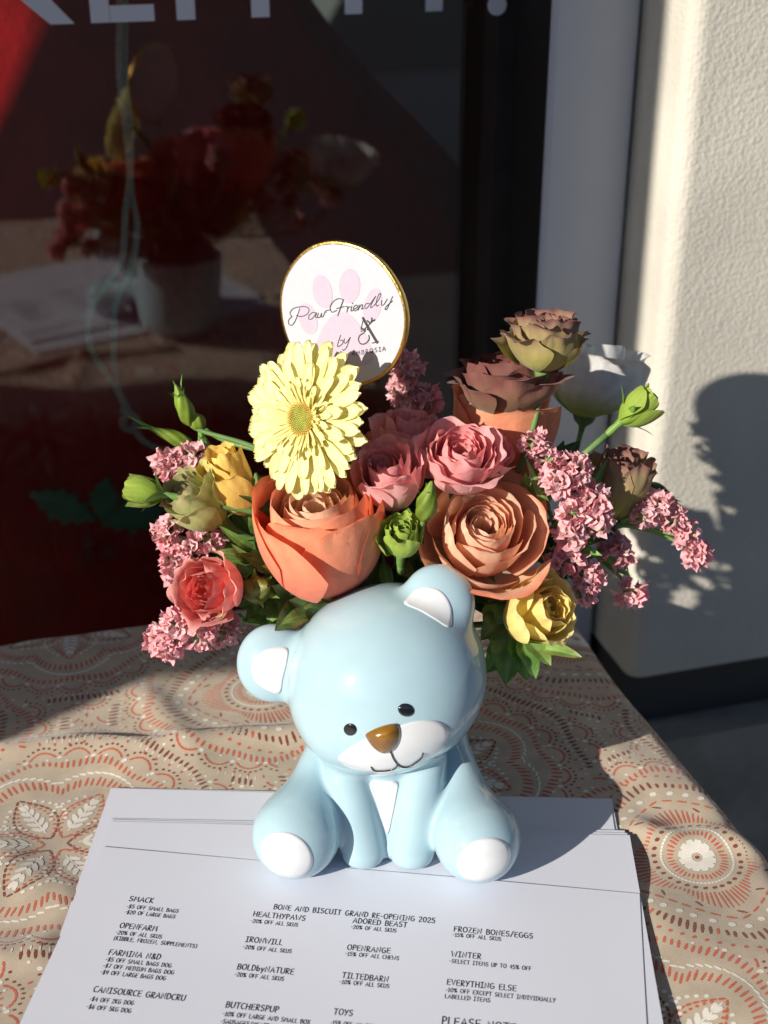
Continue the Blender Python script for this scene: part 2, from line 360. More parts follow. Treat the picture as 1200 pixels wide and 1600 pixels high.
M_holly = mat('green_felt', (.02, .17, .08), .9, sheen=.3, noise_col=(60, .2)); M_berry = mat('dark_red_felt', (.16, .01, .012), .9, sheen=.3)
def holly(c, ang, L, W):
    out = []
    K = 5
    for sgn in (1, -1):
        pts = []
        for i in range(K + 1):
            s = i/K; w = W*math.sin(PI*min(max(s, .06), .94))
            pts.append((s*L, sgn*w*1.0)); 
            if i < K: pts.append(((s + .5/K)*L, sgn*W*.62*math.sin(PI*(s + .5/K))))
        out += pts if sgn == 1 else pts[::-1]
    ca, sa = math.cos(ang), math.sin(ang)
    return [(c[0] + x*ca - y*sa, c[1] + x*sa + y*ca) for x, y in out]
def patch(outline, lift, thick, m, name):
    C = np.mean(outline, 0); rings = [np.array(outline)*(k) + C*(1-k) for k in (1, .66, .33)]
    g = MB(); K = len(outline); allp = []
    for R_ in rings: allp += [on_sack(x, y, lift) for x, y in R_]
    allp.append(on_sack(C[0], C[1], lift)); base = [on_sack(x, y, -.002) for x, y in rings[0]]
    f = []
    for r in range(2):
        for i in range(K): j = (i+1) % K; f.append((r*K+i, r*K+j, (r+1)*K+j, (r+1)*K+i))
    f += [(2*K+i, 2*K+(i+1) % K, 3*K) for i in range(K)]
    o_ = len(allp); f += [(o_+i, o_+(i+1) % K, (i+1) % K, i) for i in range(K)]
    g.add(allp + base, f); obj(name, g, m, sk)
patch(holly((148, 812), math.radians(180 + 22), 108, 30), .006, .004, M_holly, 'holly_leaf')
patch(holly((160, 815), math.radians(-84), 68, 30), .008, .004, M_holly, 'holly_leaf')
patch(holly((160, 820), math.radians(-16), 108, 30), .006, .004, M_holly, 'holly_leaf')
for bx, by in ((138, 848), (168, 862), (132, 872)):
    patch([(bx + 11*math.cos(a), by + 11*math.sin(a)) for a in np.arange(12)*2*PI/12], .012, .01, M_berry, 'holly_berry')

# cord hanging behind the glass
M_cord = mat('pale_green_cord', (.38, .36, .29), .85, noise_col=(300, .2))
cd = thing('hanging_cord', 'pale twisted cord with a knotted loop hanging inside the window', 'cord', fac(fu(190, 40, -.05), -.05, 1.6))
def rope(pts, r, name, turns=70):
    path = crom([on_plane(x, y, FO + FN*o_, FN) for x, y, o_ in pts], 14)
    s = np.concatenate([[0], np.cumsum(np.linalg.norm(np.diff(path, axis=0), axis=1))])
    path = np.stack([np.interp(np.linspace(0, s[-1], int(s[-1]/.0022)), s, path[:, i]) for i in range(3)], 1)
    s = np.arange(len(path))*.0022; g = MB()
    a_ = FU; b_ = FN
    for k in range(3):
        ph = s*2*PI/.016 + k*2*PI/3
        g.tube(path + r*.5*(np.cos(ph)[:, None]*a_ + np.sin(ph)[:, None]*b_), r*.62, 6)
    obj(name, g, M_cord, cd)
rope([(188, -120, -.05), (187, 30, -.05), (187, 120, -.05), (196, 200, -.05), (203, 270, -.05), (196, 330, -.05), (191, 400, -.05), (170, 440, -.05), (143, 480, -.05), (137, 520, -.05), (150, 560, -.05), (180, 605, -.05), (200, 645, -.05)], .0027, 'cord_strand')
rope([(196, -120, -.056), (195, 30, -.056), (195, 120, -.056), (203, 200, -.056), (205, 300, -.056), (214, 350, -.056), (205, 420, -.056), (182, 470, -.056), (177, 540, -.056), (182, 600, -.056), (200, 640, -.056)], .0027, 'cord_strand')
rope([(190, 640, -.05), (206, 648, -.046), (214, 660, -.05), (203, 672, -.056), (192, 662, -.05), (200, 648, -.044), (213, 655, -.05), (210, 672, -.054), (197, 670, -.046)], .0034, 'cord_knot')
rope([(205, 665, -.05), (225, 690, -.05), (262, 706, -.05), (300, 712, -.05), (330, 735, -.05), (335, 800, -.05)], .003, 'cord_tail')

# ------------------------------------------------------------------ table and cloth
PSI = math.radians(17)
TU = np.array([math.cos(PSI), math.sin(PSI), 0]); TV = np.array([-math.sin(PSI), math.cos(PSI), 0])
ZT = Z0 - .0078                                       # table top
A0, A1, B0, B1 = -.95, .362, .07, .826
M_wood = mat('table_wood', (.20, .12, .07), .5, noise_col=(20, .2))
tp = lambda a, b, z: TU*a + TV*b + FZ*z
tb = thing('table', 'low wooden table hidden under the patterned cloth', 'table', tp((A0+A1)/2, (B0+B1)/2, .09))
g = MB(); g.box(tp((A0+A1)/2, (B0+B1)/2, ZT - .015), TU, TV, FZ, (A1-A0)/2 - .012, (B1-B0)/2 - .012, .0145); obj('tabletop', g, M_wood, tb, smooth=False)
for a in (A0 + .06, A1 - .06):
    for b in (B0 + .06, B1 - .06):
        g = MB(); g.box(tp(a, b, (ZT - .03 + .09)/2), TU, TV, FZ, .022, .022, (ZT - .0305 - .09)/2); obj('leg', g, M_wood, tb, smooth=False)

def tcoord(px, py, z=Z0 - .003): p = on_z(px, py, z); return np.array([np.dot(p, TU), np.dot(p, TV)])
FOLDS = [  # (photo points of the fold, height, half width)
    ([(0, 1172), (120, 1160), (250, 1166), (370, 1150), (520, 1140)], .0050, .0085),
    ([(0, 1215), (90, 1190), (200, 1186), (300, 1180)], .0026, .012),
    ([(230, 1080), (255, 1115), (285, 1160)], .0022, .010),
    ([(1000, 1290), (1060, 1310), (1130, 1305), (1190, 1320)], .0034, .008),
    ([(0, 1490), (60, 1480), (120, 1470)], .0040, .010),
    ([(0, 1330), (60, 1380), (120, 1395)], .0020, .012),
    ([(800, 1060), (900, 1130), (1000, 1200), (1100, 1260)], .0022, .018),
    ([(1030, 1430), (1090, 1500), (1200, 1590)], .0018, .02),
    ([(0, 1040), (120, 1020), (260, 1010)], .0022, .02)]
FOLDS = [(np.array([tcoord(*p) for p in crom(pts, 6)]), h*1.35, w*1.1) for pts, h, w in FOLDS]
PAPC = np.array([tcoord(190, 1235), tcoord(955, 1252), tcoord(1030, 1640), tcoord(30, 1640)])
def inside_soft(A, B):                               # how far inside the paper stack (metres, negative outside)
    d = np.full(A.shape, 9.0)
    for i in range(4):
        p, q = PAPC[i], PAPC[(i+1) % 4]; e = q - p; nn = np.array([e[1], -e[0]])/np.linalg.norm(e)
        d = np.minimum(d, (A - p[0])*nn[0] + (B - p[1])*nn[1])
    return d
def fold_h(A, B):
    h = .0010 + .0007*np.sin(A*38 + 2*np.sin(B*17)) + .0007*np.sin(B*47 + 1.7*np.sin(A*21)) + .0003*np.sin(A*110 + B*70)
    for P_, hh, w in FOLDS:
        d2 = np.full(A.shape, 9.0)
        for i in range(len(P_) - 1):
            p, q = P_[i], P_[i+1]; e = q - p; t = np.clip(((A-p[0])*e[0] + (B-p[1])*e[1])/np.dot(e, e), 0, 1)
            d2 = np.minimum(d2, (A - p[0] - t*e[0])**2 + (B - p[1] - t*e[1])**2)
        h = h + hh*np.exp(-d2/(w*w))
    k = np.clip((inside_soft(A, B) + .012)/.02, 0, 1); k = k*k*(3-2*k)
    return h*(1-k) + .0012*k
RHO = .014
def edge1(x, X0, X1):                                # flat, over a rounded edge, then down: (position, drop)
    pos = np.clip(x, X0, X1).astype(float); drop = np.zeros_like(pos)
    for s, e in ((1, X1), (-1, X0)):
        o_ = np.maximum(s*(x - e), 0); arc = np.minimum(o_, RHO*PI/2)
        pos += s*RHO*np.sin(arc/RHO); drop += RHO*(1-np.cos(arc/RHO)) + np.maximum(o_ - RHO*PI/2, 0)
    return pos, drop
def cloth(A, B, lift=0.0):
    A = np.asarray(A, float); B = np.asarray(B, float)
    pa, da = edge1(A, A0 + RHO, A1 - RHO); pb, db = edge1(B, B0 + RHO, B1 - RHO)
    flat = np.clip(1 - (da + db)/.03, 0, 1)
    h = fold_h(A, B)*flat
    sway = .008*np.clip(da/.12, 0, 1)*(1 + np.sin(B*26)); sway2 = .008*np.clip(db/.12, 0, 1)*(1 + np.sin(A*24))
    pa = pa + np.sign(A)*(np.clip(da/.2, 0, 1)*.012 + sway + lift*np.clip(da/.01, 0, 1)); pb = pb + np.sign(B - .4)*(np.clip(db/.2, 0, 1)*.012 + sway2 + lift*np.clip(db/.01, 0, 1))
    pa = pa + (.0016*np.sin(B*19) + .0011*np.sin(B*43 + 1))*np.clip(da/.004, 0, 1)*np.sign(A)
    z = ZT + .0008 + h + lift - np.maximum(da, db)
    return TU*pa[..., None] + TV*pb[..., None] + FZ*z[..., None]

g = MB()
HANG = .22
ga = np.concatenate([np.linspace(A0 - HANG, -.36, 60, endpoint=False), np.linspace(-.36, A1 + .03, 260, endpoint=False), np.linspace(A1 + .03, A1 + HANG, 30)])
gb = np.concatenate([np.linspace(B0 - HANG, .30, 50, endpoint=False), np.linspace(.30, B1 + .03, 210, endpoint=False), np.linspace(B1 + .03, B1 + HANG, 30)])
GA, GB = np.meshgrid(ga, gb, indexing='ij'); g.grid(cloth(GA, GB), 0)

# printed pattern: dashes and dots laid into the weave
RUST, BROWN, CREAM = 1, 2, 3
quads = {1: [], 2: [], 3: []}
prg = random.Random(5)
def dash(p, q, w, m, taper=.75):
    p = np.array(p, float); q = np.array(q, float); d = q - p; L_ = np.hypot(*d)
    if L_ < 1e-6: return
    nn = np.array([-d[1], d[0]])/L_*w*.74
    quads[m].append([p - nn*taper, p + nn*taper, (p+q)/2 + nn*1.1, q + nn*.8*taper, q - nn*.8*taper, (p+q)/2 - nn*1.1])
def dot(c, r, m):
    a0 = prg.random()*6; quads[m].append([np.array(c) + r*np.array([math.cos(a0 + k*PI/3)*1.15, math.sin(a0 + k*PI/3)*.9]) for k in range(6)])
M0c = tcoord(1090, 1335); CEN = []
for i in range(-5, 3):
    for j in range(-3, 4):
        CEN.append((M0c[0] + i*.215 + (.03 if j % 2 else 0), M0c[1] + j*.222, 'M', .62*((i+j) % 4)))
        CEN.append((M0c[0] + .108 + i*.215 + (.03 if j % 2 else 0), M0c[1] + .112 + j*.222, 'L', .4 + .5*((i - j) % 3)))
CXY = np.array([(c[0], c[1]) for c in CEN]); CW = np.array([0.0 if c[2] == 'M' else .006 for c in CEN])
def own(i, p, m=.0018):
    d = np.hypot(CXY[:, 0] - p[0], CXY[:, 1] - p[1]) - CW; return d[i] <= np.min(np.delete(d, i)) - m
def inrange(p): return A0 - .12 < p[0] < A1 + .14 and B0 - .05 < p[1] < B1 + .16
for ci, (cx, cy, ty, rot) in enumerate(CEN):
    if not (A0 - .2 < cx < A1 + .2 and B0 - .15 < cy < B1 + .2): continue
    pol = lambda r, a: np.array([cx + r*math.cos(a + rot), cy + r*math.sin(a + rot)])
    j_ = lambda s: prg.uniform(-s, s)
    def put_dash(r0, a0, r1, a1, w, m):
        p, q = pol(r0, a0), pol(r1, a1)
        if inrange(p) and own(ci, p) and own(ci, q): dash(p, q, w, m)
    def put_dot(r, a, s, m):
        p = pol(r, a)
        if inrange(p) and own(ci, p): dot(p, s, m)
    if ty == 'M':
        put_dot(0, 0, .0012, BROWN)
        for k in range(12):
            a = k*2*PI/12; put_dash(.0028, a, .0098, a + j_(.03), .0034, CREAM)
        for k in range(40):
            a = k*2*PI/40; put_dash(.0125 + j_(.0004), a, .0162 + j_(.0005), a + j_(.02), .0007, RUST)
        for k in range(60): put_dash(.0188, k*2*PI/60, .0188, (k + .9)*2*PI/60, .0009, CREAM)
        for k in range(30): put_dot(.0225, k*2*PI/30 + j_(.02), .00125, BROWN)
        for k in range(76):
            a = k*2*PI/76; ln = .0022 + .0105*abs(math.cos(2*a))**1.6; put_dash(.0258 + j_(.0005), a, .0258 + ln, a + j_(.01), .0007, RUST)
        rs = lambda a: .0395 + .0075*abs(math.cos(2*a))**1.1 - .003*abs(math.sin(4*a))
        for k in range(36):
            a = k*2*PI/36; put_dash(rs(a), a, rs(a + .115), a + .115, .0009, RUST)
            put_dot(rs(a) + .0058, a + j_(.02), .0019, CREAM)
            if k % 3 == 0: put_dash(rs(a) - .006, a, rs(a) - .003, a + .1, .0008, BROWN)
        for k in range(90):
            a = k*2*PI/90; rr = rs(a) + .011; put_dash(rr, a, rr + .0052 + .0018*math.sin(a*8) + j_(.0006), a + j_(.01), .0011, BROWN if k % 9 else RUST)
        for k in range(66): put_dot(rs(k*2*PI/66) + .0215, k*2*PI/66, .0011, RUST)
        base = .069
    else:
        NL = 6
        for k in range(NL):
            a = k*2*PI/NL
            LL, WW = .040, .0115
            for sgn in (1, -1):
                for m_ in range(12):
                    s, s2 = m_/12, (m_ + .8)/12
                    f_ = lambda t, ex: (np.hypot(.006 + LL*t, sgn*WW*ex*math.sin(PI*t**.85)), a + math.atan2(sgn*WW*ex*math.sin(PI*t**.85), .006 + LL*t))
                    r0, a0 = f_(s, 1); r1, a1 = f_(s2, 1); put_dash(r0, a0, r1, a1, .0009, BROWN if k % 2 else RUST)
                    if 0 < m_ < 11:
                        r0, a0 = f_(s, .74); put_dot(r0, a0, .0009, RUST)
                        r0, a0 = f_(s, 1.42); 
                        if m_ > 2: put_dot(r0 + .001, a0, .0012, CREAM)
                for m_ in range(5):
                    s = .22 + m_*.13; r0, a0 = f_(s, .03); r1, a1 = f_(s + .12, .42); put_dash(r0, a0, r1, a1, .0019, CREAM)
            put_dash(.012, a, .043, a, .0008, CREAM)
        for k in range(100):
            a = k*2*PI/100; q = abs(math.cos(NL/2*a)); rr = .041 + .0105*q**.8; put_dash(rr, a, rr + .006 + j_(.0008), a + j_(.01), .0009, RUST)
        for k in range(90):
            a = k*2*PI/90; q = abs(math.cos(NL/2*a)); rr = .0502 + .0105*q**.8; put_dash(rr, a, rr, a + .07, .0009, CREAM)
        base = .0645
    # concentric bands out to the border with the next motif
    for b in range(3):
        r0 = base + b*.021; N_ = int(2*PI*r0/.0034)
        for k in range(N_):
            a = k*2*PI/N_; wv = .002*math.sin(a*10)
            put_dash(r0 + wv + j_(.0003), a, r0 + .0048 + wv + .0012*math.sin(a*6 + b) + j_(.0005), a + j_(.006), .0010, (RUST, BROWN, RUST)[b])
            put_dash(r0 + .0185 + wv, a, r0 + .0215 + wv, a, .0005, CREAM)
            if k % 2: put_dash(r0 + .0166 + wv, a, r0 + .0190 + wv, a + .004, .0009, RUST)
            if k % 3 == 0: put_dot(r0 + .0060 + wv, a + .01, .0009, CREAM)
        NS = int(2*PI*r0/.017)
        for k in range(NS):
            for h_ in range(7):
                s0, s1 = h_/7, (h_ + 1)/7
                z_ = lambda s: r0 + .008 + .0046*math.sin(PI*s)**.8
                put_dash(z_(s0), (k + .12 + .76*s0)*2*PI/NS, z_(s1), (k + .12 + .76*s1)*2*PI/NS, .0009, RUST)
                put_dot(r0 + .0105 + .0052*math.sin(PI*s0)**.8, (k + s0)*2*PI/NS, .00085, BROWN)
            put_dot(r0 + .0072, k*2*PI/NS, .0014, CREAM)
for m in (1, 2, 3):
    Q = np.array(quads[m]); k = len(Q)
    P = cloth(Q[..., 0], Q[..., 1], lift=.00011 + .00002*m).reshape(-1, 3)
    g.add(P, (np.arange(k)[:, None]*6 + np.arange(6)[None, ::-1]).tolist(), m)
def weave(name, col, amt=.10):
    m = mat(name, col, .85, spec=.2, sheen=.25)
    n = m.node_tree.nodes; l = m.node_tree.links; b = n['Principled BSDF']
    tc = n.new('ShaderNodeTexCoord'); mp = n.new('ShaderNodeMapping'); mp.inputs['Rotation'].default_value = (0, 0, PSI + math.radians(38))
    l.new(tc.outputs['Object'], mp.inputs['Vector'])
    wv = n.new('ShaderNodeTexWave'); wv.inputs['Scale'].default_value = 260; wv.inputs['Distortion'].default_value = .6; wv.inputs['Detail'].default_value = 1
    l.new(mp.outputs[0], wv.inputs['Vector'])
    nz = n.new('ShaderNodeTexNoise'); nz.inputs['Scale'].default_value = 60; nz.inputs['Detail'].default_value = 6; l.new(tc.outputs['Object'], nz.inputs['Vector'])
    mr = n.new('ShaderNodeMapRange'); mr.inputs['To Min'].default_value = 1 - amt; mr.inputs['To Max'].default_value = 1 + amt; l.new(wv.outputs['Color'], mr.inputs[0])
    mr2 = n.new('ShaderNodeMapRange'); mr2.inputs['From Min'].default_value = .3; mr2.inputs['From Max'].default_value = .7; mr2.inputs['To Min'].default_value = .86; mr2.inputs['To Max'].default_value = 1.12; l.new(nz.outputs[0], mr2.inputs[0])
    ml = n.new('ShaderNodeMath'); ml.operation = 'MULTIPLY'; l.new(mr.outputs[0], ml.inputs[0]); l.new(mr2.outputs[0], ml.inputs[1])
    mx = n.new('ShaderNodeMix'); mx.data_type = 'RGBA'; mx.blend_type = 'MULTIPLY'; mx.inputs[0].default_value = 1; mx.inputs[6].default_value = (*col, 1)
    l.new(ml.outputs[0], mx.inputs[7]); l.new(mx.outputs[2], b.inputs['Base Color'])
    bp = n.new('ShaderNodeBump'); bp.inputs['Strength'].default_value = .35; bp.inputs['Distance'].default_value = .0006; l.new(wv.outputs['Color'], bp.inputs['Height']); l.new(bp.outputs[0], b.inputs['Normal'])
    return m
MC = [weave('tan_twill', (.49, .40, .30)), weave('rust_print', (.52, .115, .06), .14), weave('brown_print', (.20, .048, .028), .14), weave('cream_print', (.74, .70, .63), .08)]
cl = obj('tablecloth', g, MC, origin=tp(0, .4, ZT)); tag(cl, 'tan tablecloth printed with rust and cream medallions draped over the table', 'tablecloth')

# ------------------------------------------------------------------ papers
def sheet(name, label, tl, ang, z, seed, group, curl=.0, w=.2794, h=.2159):
    ex = np.array([math.cos(ang), math.sin(ang), 0]); ey = np.array([math.sin(ang), -math.cos(ang), 0])
    nu, nv = 40, 32; U, V = np.meshgrid(np.linspace(0, w, nu), np.linspace(0, h, nv), indexing='ij')
    def zf(U, V):
        q = .00025*np.sin(U*31 + seed)*np.sin(V*23 + 2*seed)
        return z + q + curl*np.clip((U - w*.72)/(w*.28), 0, 1)**2*np.clip((V - h*.3)/h, 0, 1)
    P = lambda zz: np.array([tl[0], tl[1], 0]) + U[..., None]*ex + V[..., None]*ey + zz[..., None]*FZ
    g = MB(); top = P(zf(U, V)); g.grid(top[:, ::-1]); g.grid(P(zf(U, V) - .00022))
    o_ = obj(name, g, M_paper, origin=(tl[0], tl[1], z)); tag(o_, label, 'paper', group)
    return ex, ey, zf
p_bot = on_z(178, 1228, Z0 - .003); p_mid = on_z(170, 1274, Z0 - .001); p_top = on_z(160, 1322, Z0)
ZP = Z0 - .0062 + .0012
sheet('paper_sheet', 'lowest white sheet, its rear edge showing furthest back under the bear', p_bot, math.radians(-2.0), ZP + .0006, .3, 'loose paper sheets under the bear')
sheet('paper_sheet', 'white sheet just above the lowest, its rear edge a little nearer', p_bot + np.array([-.0015, -.0012, 0]), math.radians(-2.4), ZP + .0014, 1.3, 'loose paper sheets under the bear')
lbl = ['lower of the three sheets whose edges line up below the bear', 'middle of the three sheets whose edges line up below the bear', 'upper of the three sheets whose edges line up below the bear']
for k in range(3):
    sheet('paper_sheet', lbl[k], p_mid + np.array([.0009*k, -.0022*k, 0]), math.radians(-2.2 - .12*k), ZP + .0023 + .0008*k, 2.1 + k, 'loose paper sheets under the bear')
ANG_T = math.radians(-7.3)
EX, EY, ZF = sheet('price_list', 'printed white discount list lying uppermost in front of the bear', p_top, ANG_T, Z0 - .0004, 5.0, None, curl=.0)
flyer = [o for o in COL.objects if o.name == 'price_list'][0]
# hand lettering in rounded capitals: strokes as thin ribbons of ink on the sheet
def arc(cx, cy, rx, ry, a0, a1, n=9): return [(cx + rx*math.cos(math.radians(a)), cy + ry*math.sin(math.radians(a))) for a in np.linspace(a0, a1, n)]
GL = {
 'A': (.72, [[(.0, 0), (.38, 1), (.70, 0)], [(.14, .36), (.60, .38)]]), 'B': (.58, [[(.06, 0), (.06, 1)], [(.06, 1)] + arc(.25, .77, .27, .22, 80, -90) , [(.06, .54)] + arc(.28, .27, .30, .27, 80, -90) + [(.06, .0)]]),
 'C': (.60, [arc(.36, .5, .34, .5, 55, 305)]), 'D': (.66, [[(.06, 0), (.06, 1)], [(.06, 1)] + arc(.14, .5, .50, .5, 85, -85) + [(.06, 0)]]),
 'E': (.58, [[(.54, 1), (.06, .98), (.06, .02), (.56, 0)], [(.06, .52), (.50, .53)]]), 'F': (.56, [[(.54, 1), (.06, .98), (.05, 0)], [(.06, .52), (.46, .53)]]),
 'G': (.70, [arc(.38, .5, .36, .5, 60, 300) + [(.64, .20), (.66, .46), (.40, .46)]]), 'H': (.68, [[(.06, 0), (.06, 1)], [(.62, 0), (.62, 1)], [(.06, .52), (.62, .52)]]),
 'I': (.50, [[(.04, 1), (.46, 1)], [(.25, 1), (.25, 0)], [(.02, 0), (.48, 0)]]), 'K': (.60, [[(.06, 0), (.06, 1)], [(.52, 1), (.08, .45), (.58, 0)]]),
 'L': (.52, [[(.06, 1), (.05, .02), (.50, 0)]]), 'M': (.84, [[(.04, 0), (.16, 1), (.42, .30), (.66, 1), (.80, 0)]]), 'N': (.72, [[(.06, 0), (.06, 1), (.64, .02), (.64, 1)]]),
 'O': (.76, [arc(.38, .5, .35, .5, 90, 450, 17)]), 'P': (.52, [[(.06, 0), (.06, 1)], [(.06, .99)] + arc(.20, .73, .30, .27, 85, -90) + [(.06, .47)]]),
 'R': (.60, [[(.06, 0), (.06, 1)], [(.06, .99)] + arc(.22, .75, .28, .25, 85, -90) + [(.10, .50), (.56, 0)]]), 'S': (.60, [arc(.32, .75, .25, .25, 40, 250, 8) + arc(.28, .26, .26, .26, 75, -150, 9)]),
 'T': (.64, [[(.0, 1), (.64, 1)], [(.32, 1), (.31, 0)]]), 'U': (.68, [[(.05, 1), (.05, .4)] + arc(.34, .32, .29, .32, 190, 350, 9) + [(.63, 1)]]), 'V': (.62, [[(.0, 1), (.30, 0), (.60, 1)]]),
 'W': (.94, [[(.0, 1), (.22, 0), (.46, .75), (.68, 0), (.92, 1)]]), 'X': (.64, [[(.02, 1), (.60, 0)], [(.58, 1), (.02, 0)]]), 'Y': (.60, [[(.0, 1), (.30, .48)], [(.58, 1), (.16, 0)]]), 'Z': (.62, [[(.04, 1), (.56, 1), (.03, .02), (.60, 0)]]),
 '0': (.62, [arc(.31, .5, .28, .5, 90, 450, 15)]), '1': (.40, [[(.06, .82), (.22, 1), (.22, 0)], [(.04, 0), (.38, 0)]]), '2': (.58, [[(.05, .78)] + arc(.28, .72, .23, .28, 150, -20, 8) + [(.04, 0), (.56, .02)]]),
 '4': (.60, [[(.46, 0), (.44, 1), (.02, .34), (.58, .36)]]), '5': (.60, [[(.52, 1), (.14, 1), (.09, .56)] + arc(.27, .30, .28, .31, 95, -150, 10)]), '6': (.58, [[(.44, .98), (.16, .66), (.05, .3)] + arc(.29, .27, .25, .27, 180, 530, 14)]),
 '7': (.60, [[(.02, 1), (.56, 1), (.18, 0)]]), '9': (.58, [arc(.28, .70, .24, .28, 20, 380, 13) + [(.50, .4), (.36, 0)]]),
 '$': (.60, [arc(.32, .72, .24, .20, 40, 250, 8) + arc(.28, .28, .25, .22, 75, -150, 9), [(.30, 1.12), (.30, -.12)]]), '%': (.78, [arc(.16, .78, .14, .18, 0, 360, 9), arc(.60, .22, .14, .18, 0, 360, 9), [(.62, 1), (.14, 0)]]),
 '&': (.70, [[(.66, .02), (.20, .66)] + arc(.32, .82, .14, .17, 180, -20, 7) + [(.30, .50), (.06, .26)] + arc(.27, .20, .22, .20, 170, 320, 7) + [(.62, .44)]]),
 '-': (.40, [[(.05, .44), (.34, .46)]]), '/': (.50, [[(.02, -.08), (.46, 1.05)]]), '(': (.34, [arc(.34, .45, .26, .62, 115, 245, 8)]), ')': (.34, [arc(.0, .45, .26, .62, 65, -65, 8)]), ',': (.28, [[(.14, .08), (.04, -.16)]]),
 'b': (.54, [[(.07, 1), (.07, 0)], arc(.27, .27, .22, .27, 170, -170, 12)]), 'y': (.52, [[(.03, .62), (.25, .08)], [(.50, .64), (.14, -.34)]]), ' ': (.42, []), "'": (.2, [[(.1, 1), (.08, .8)]]),
}
def ribbon(mb, P, w, up, m=0, lift=None):
    P = np.asarray(P, float); k = len(P); T = np.gradient(P, axis=0); T /= np.linalg.norm(T, axis=1)[:, None] + 1e-12
    S = np.cross(up, T); S /= np.linalg.norm(S, axis=1)[:, None] + 1e-12
    w = np.broadcast_to(np.asarray(w, float), (k,))[:, None]
    Q = np.concatenate([P - S*w/2, P + S*w/2]); mb.add(Q, [(i, i+1, k+i+1, k+i) for i in range(k-1)], m)
    for e in (0, k-1):                                # round ends
        c = P[e] + up*.00001; r = float(w[e, 0])/2; ring = [c + r*(math.cos(a)*T[e] + math.sin(a)*S[e]) for a in np.arange(8)*PI/4]; mb.add(ring, [tuple(range(8))[::-1] if np.dot(np.cross(T[e], S[e]), up) < 0 else tuple(range(8))], m)
def page_uv(px, py):
    p = on_z(px, py, Z0); d = p - np.array([p_top[0], p_top[1], Z0]); return np.dot(d, EX), np.dot(d, EY)
ink = MB(); irng = random.Random(3)
def write(s, x, y, xr, cap_, wt):
    u0, v0 = page_uv(x, y); u1, _ = page_uv(xr, y + .09*(xr - x))
    tot = sum(GL[c][0] + .20 for c in s); k = (u1 - u0)/tot; u = u0
    for c in s:
        wd, st = GL[c]; dy = irng.uniform(-.03, .03)
        for p in st:
            P = crom(p, 3) if len(p) > 5 else np.array(p)
            L = [np.array([p_top[0], p_top[1], 0]) + (u + a*k)*EX + (v0 - (b + dy)*cap_)*EY + FZ*(float(ZF(np.array(u), np.array(v0))) + .00012) for a, b in P]
            ribbon(ink, L, wt, FZ)
        u += (wd + .20)*k
H1, H2 = (.0034, .00046), (.00245, .00033)
for s, x, y, xr, hh in [
 ('SMACK', 201, 1407, 240, H1), ('-$5 OFF SMALL BAGS', 197, 1418, 279, H2), ('-$20 OF LARGE BAGS', 194, 1427, 274, H2), ('OPENFARM', 186, 1449, 246, H1), ('-20% OF ALL SKUS', 180, 1459, 253, H2),
 ('(KIBBLE, FROZEN, SUPPLEMENTS)', 177, 1468, 308, H2), ('FARMINA N&D', 169, 1491, 251, H1), ('-$5 OFF SMALL BAGS DOG', 164, 1501, 268, H2), ('-$7 OFF MEDIUM BAGS DOG', 160, 1511, 272, H2), ('-$9 OFF LARGE BAGS DOG', 156, 1521, 259, H2),
 ('CANISOURCE GRANDCRU', 145, 1549, 290, H1), ('-$4 OFF 2KG DOG', 139, 1563, 209, H2), ('-$6 OFF 5KG DOG', 134, 1575, 205, H2), ('BONE AND BISCUIT GRAND RE-OPENING 2025', 427, 1419, 681, H1),
 ('HEALTHYPAWS', 395, 1430, 478, H1), ('-20% OFF ALL SKUS', 391, 1440, 466, H2), ('IRONWILL', 383, 1470, 442, H1), ('-20% OFF ALL SKUS', 379, 1481, 456, H2), ('BOLDbyNATURE', 370, 1513, 460, H1), ('-20% OFF ALL SKUS', 366, 1524, 444, H2),
 ('BUTCHERSPUP', 352, 1573, 436, H1), ('-10% OFF LARGE AND SMALL BOX', 347, 1586, 485, H2), ('-SAUSAGES/MEATBALLS', 344, 1598, 440, H2), ('ADORED BEAST', 551, 1441, 637, H1), ('-20% OF ALL SKUS', 548, 1450, 620, H2), ('OPENRANGE', 542, 1483, 611, H1),
 ('-15% OFF ALL CHEWS', 539, 1492, 624, H2), ('TILTEDBARN', 534, 1527, 608, H1), ('-10% OFF ALL SKUS', 530, 1536, 609, H2), ('TOYS', 521, 1584, 552, H1), ('-15% OFF ALL TOYS', 516, 1600, 590, H2), ('FROZEN BONES/EGGS', 709, 1455, 834, H1),
 ('-15% OFF ALL SKUS', 707, 1463, 784, H2), ('WINTER', 705, 1494, 753, H1), ('-SELECT ITEMS UP TO 45% OFF', 702, 1504, 831, H2), ('EVERYTHING ELSE', 698, 1538, 808, H1), ('-10% OFF EXCEPT SELECT INDIVIDUALLY', 696, 1549, 869, H2), ('LABELLED ITEMS', 695, 1559, 767, H2),
 ('PLEASE NOTE', 690, 1600, 808, (.0046, .0006))]: write(s, x, y, xr, *hh)
obj('printed_text', ink, M_ink, flyer, smooth=False)

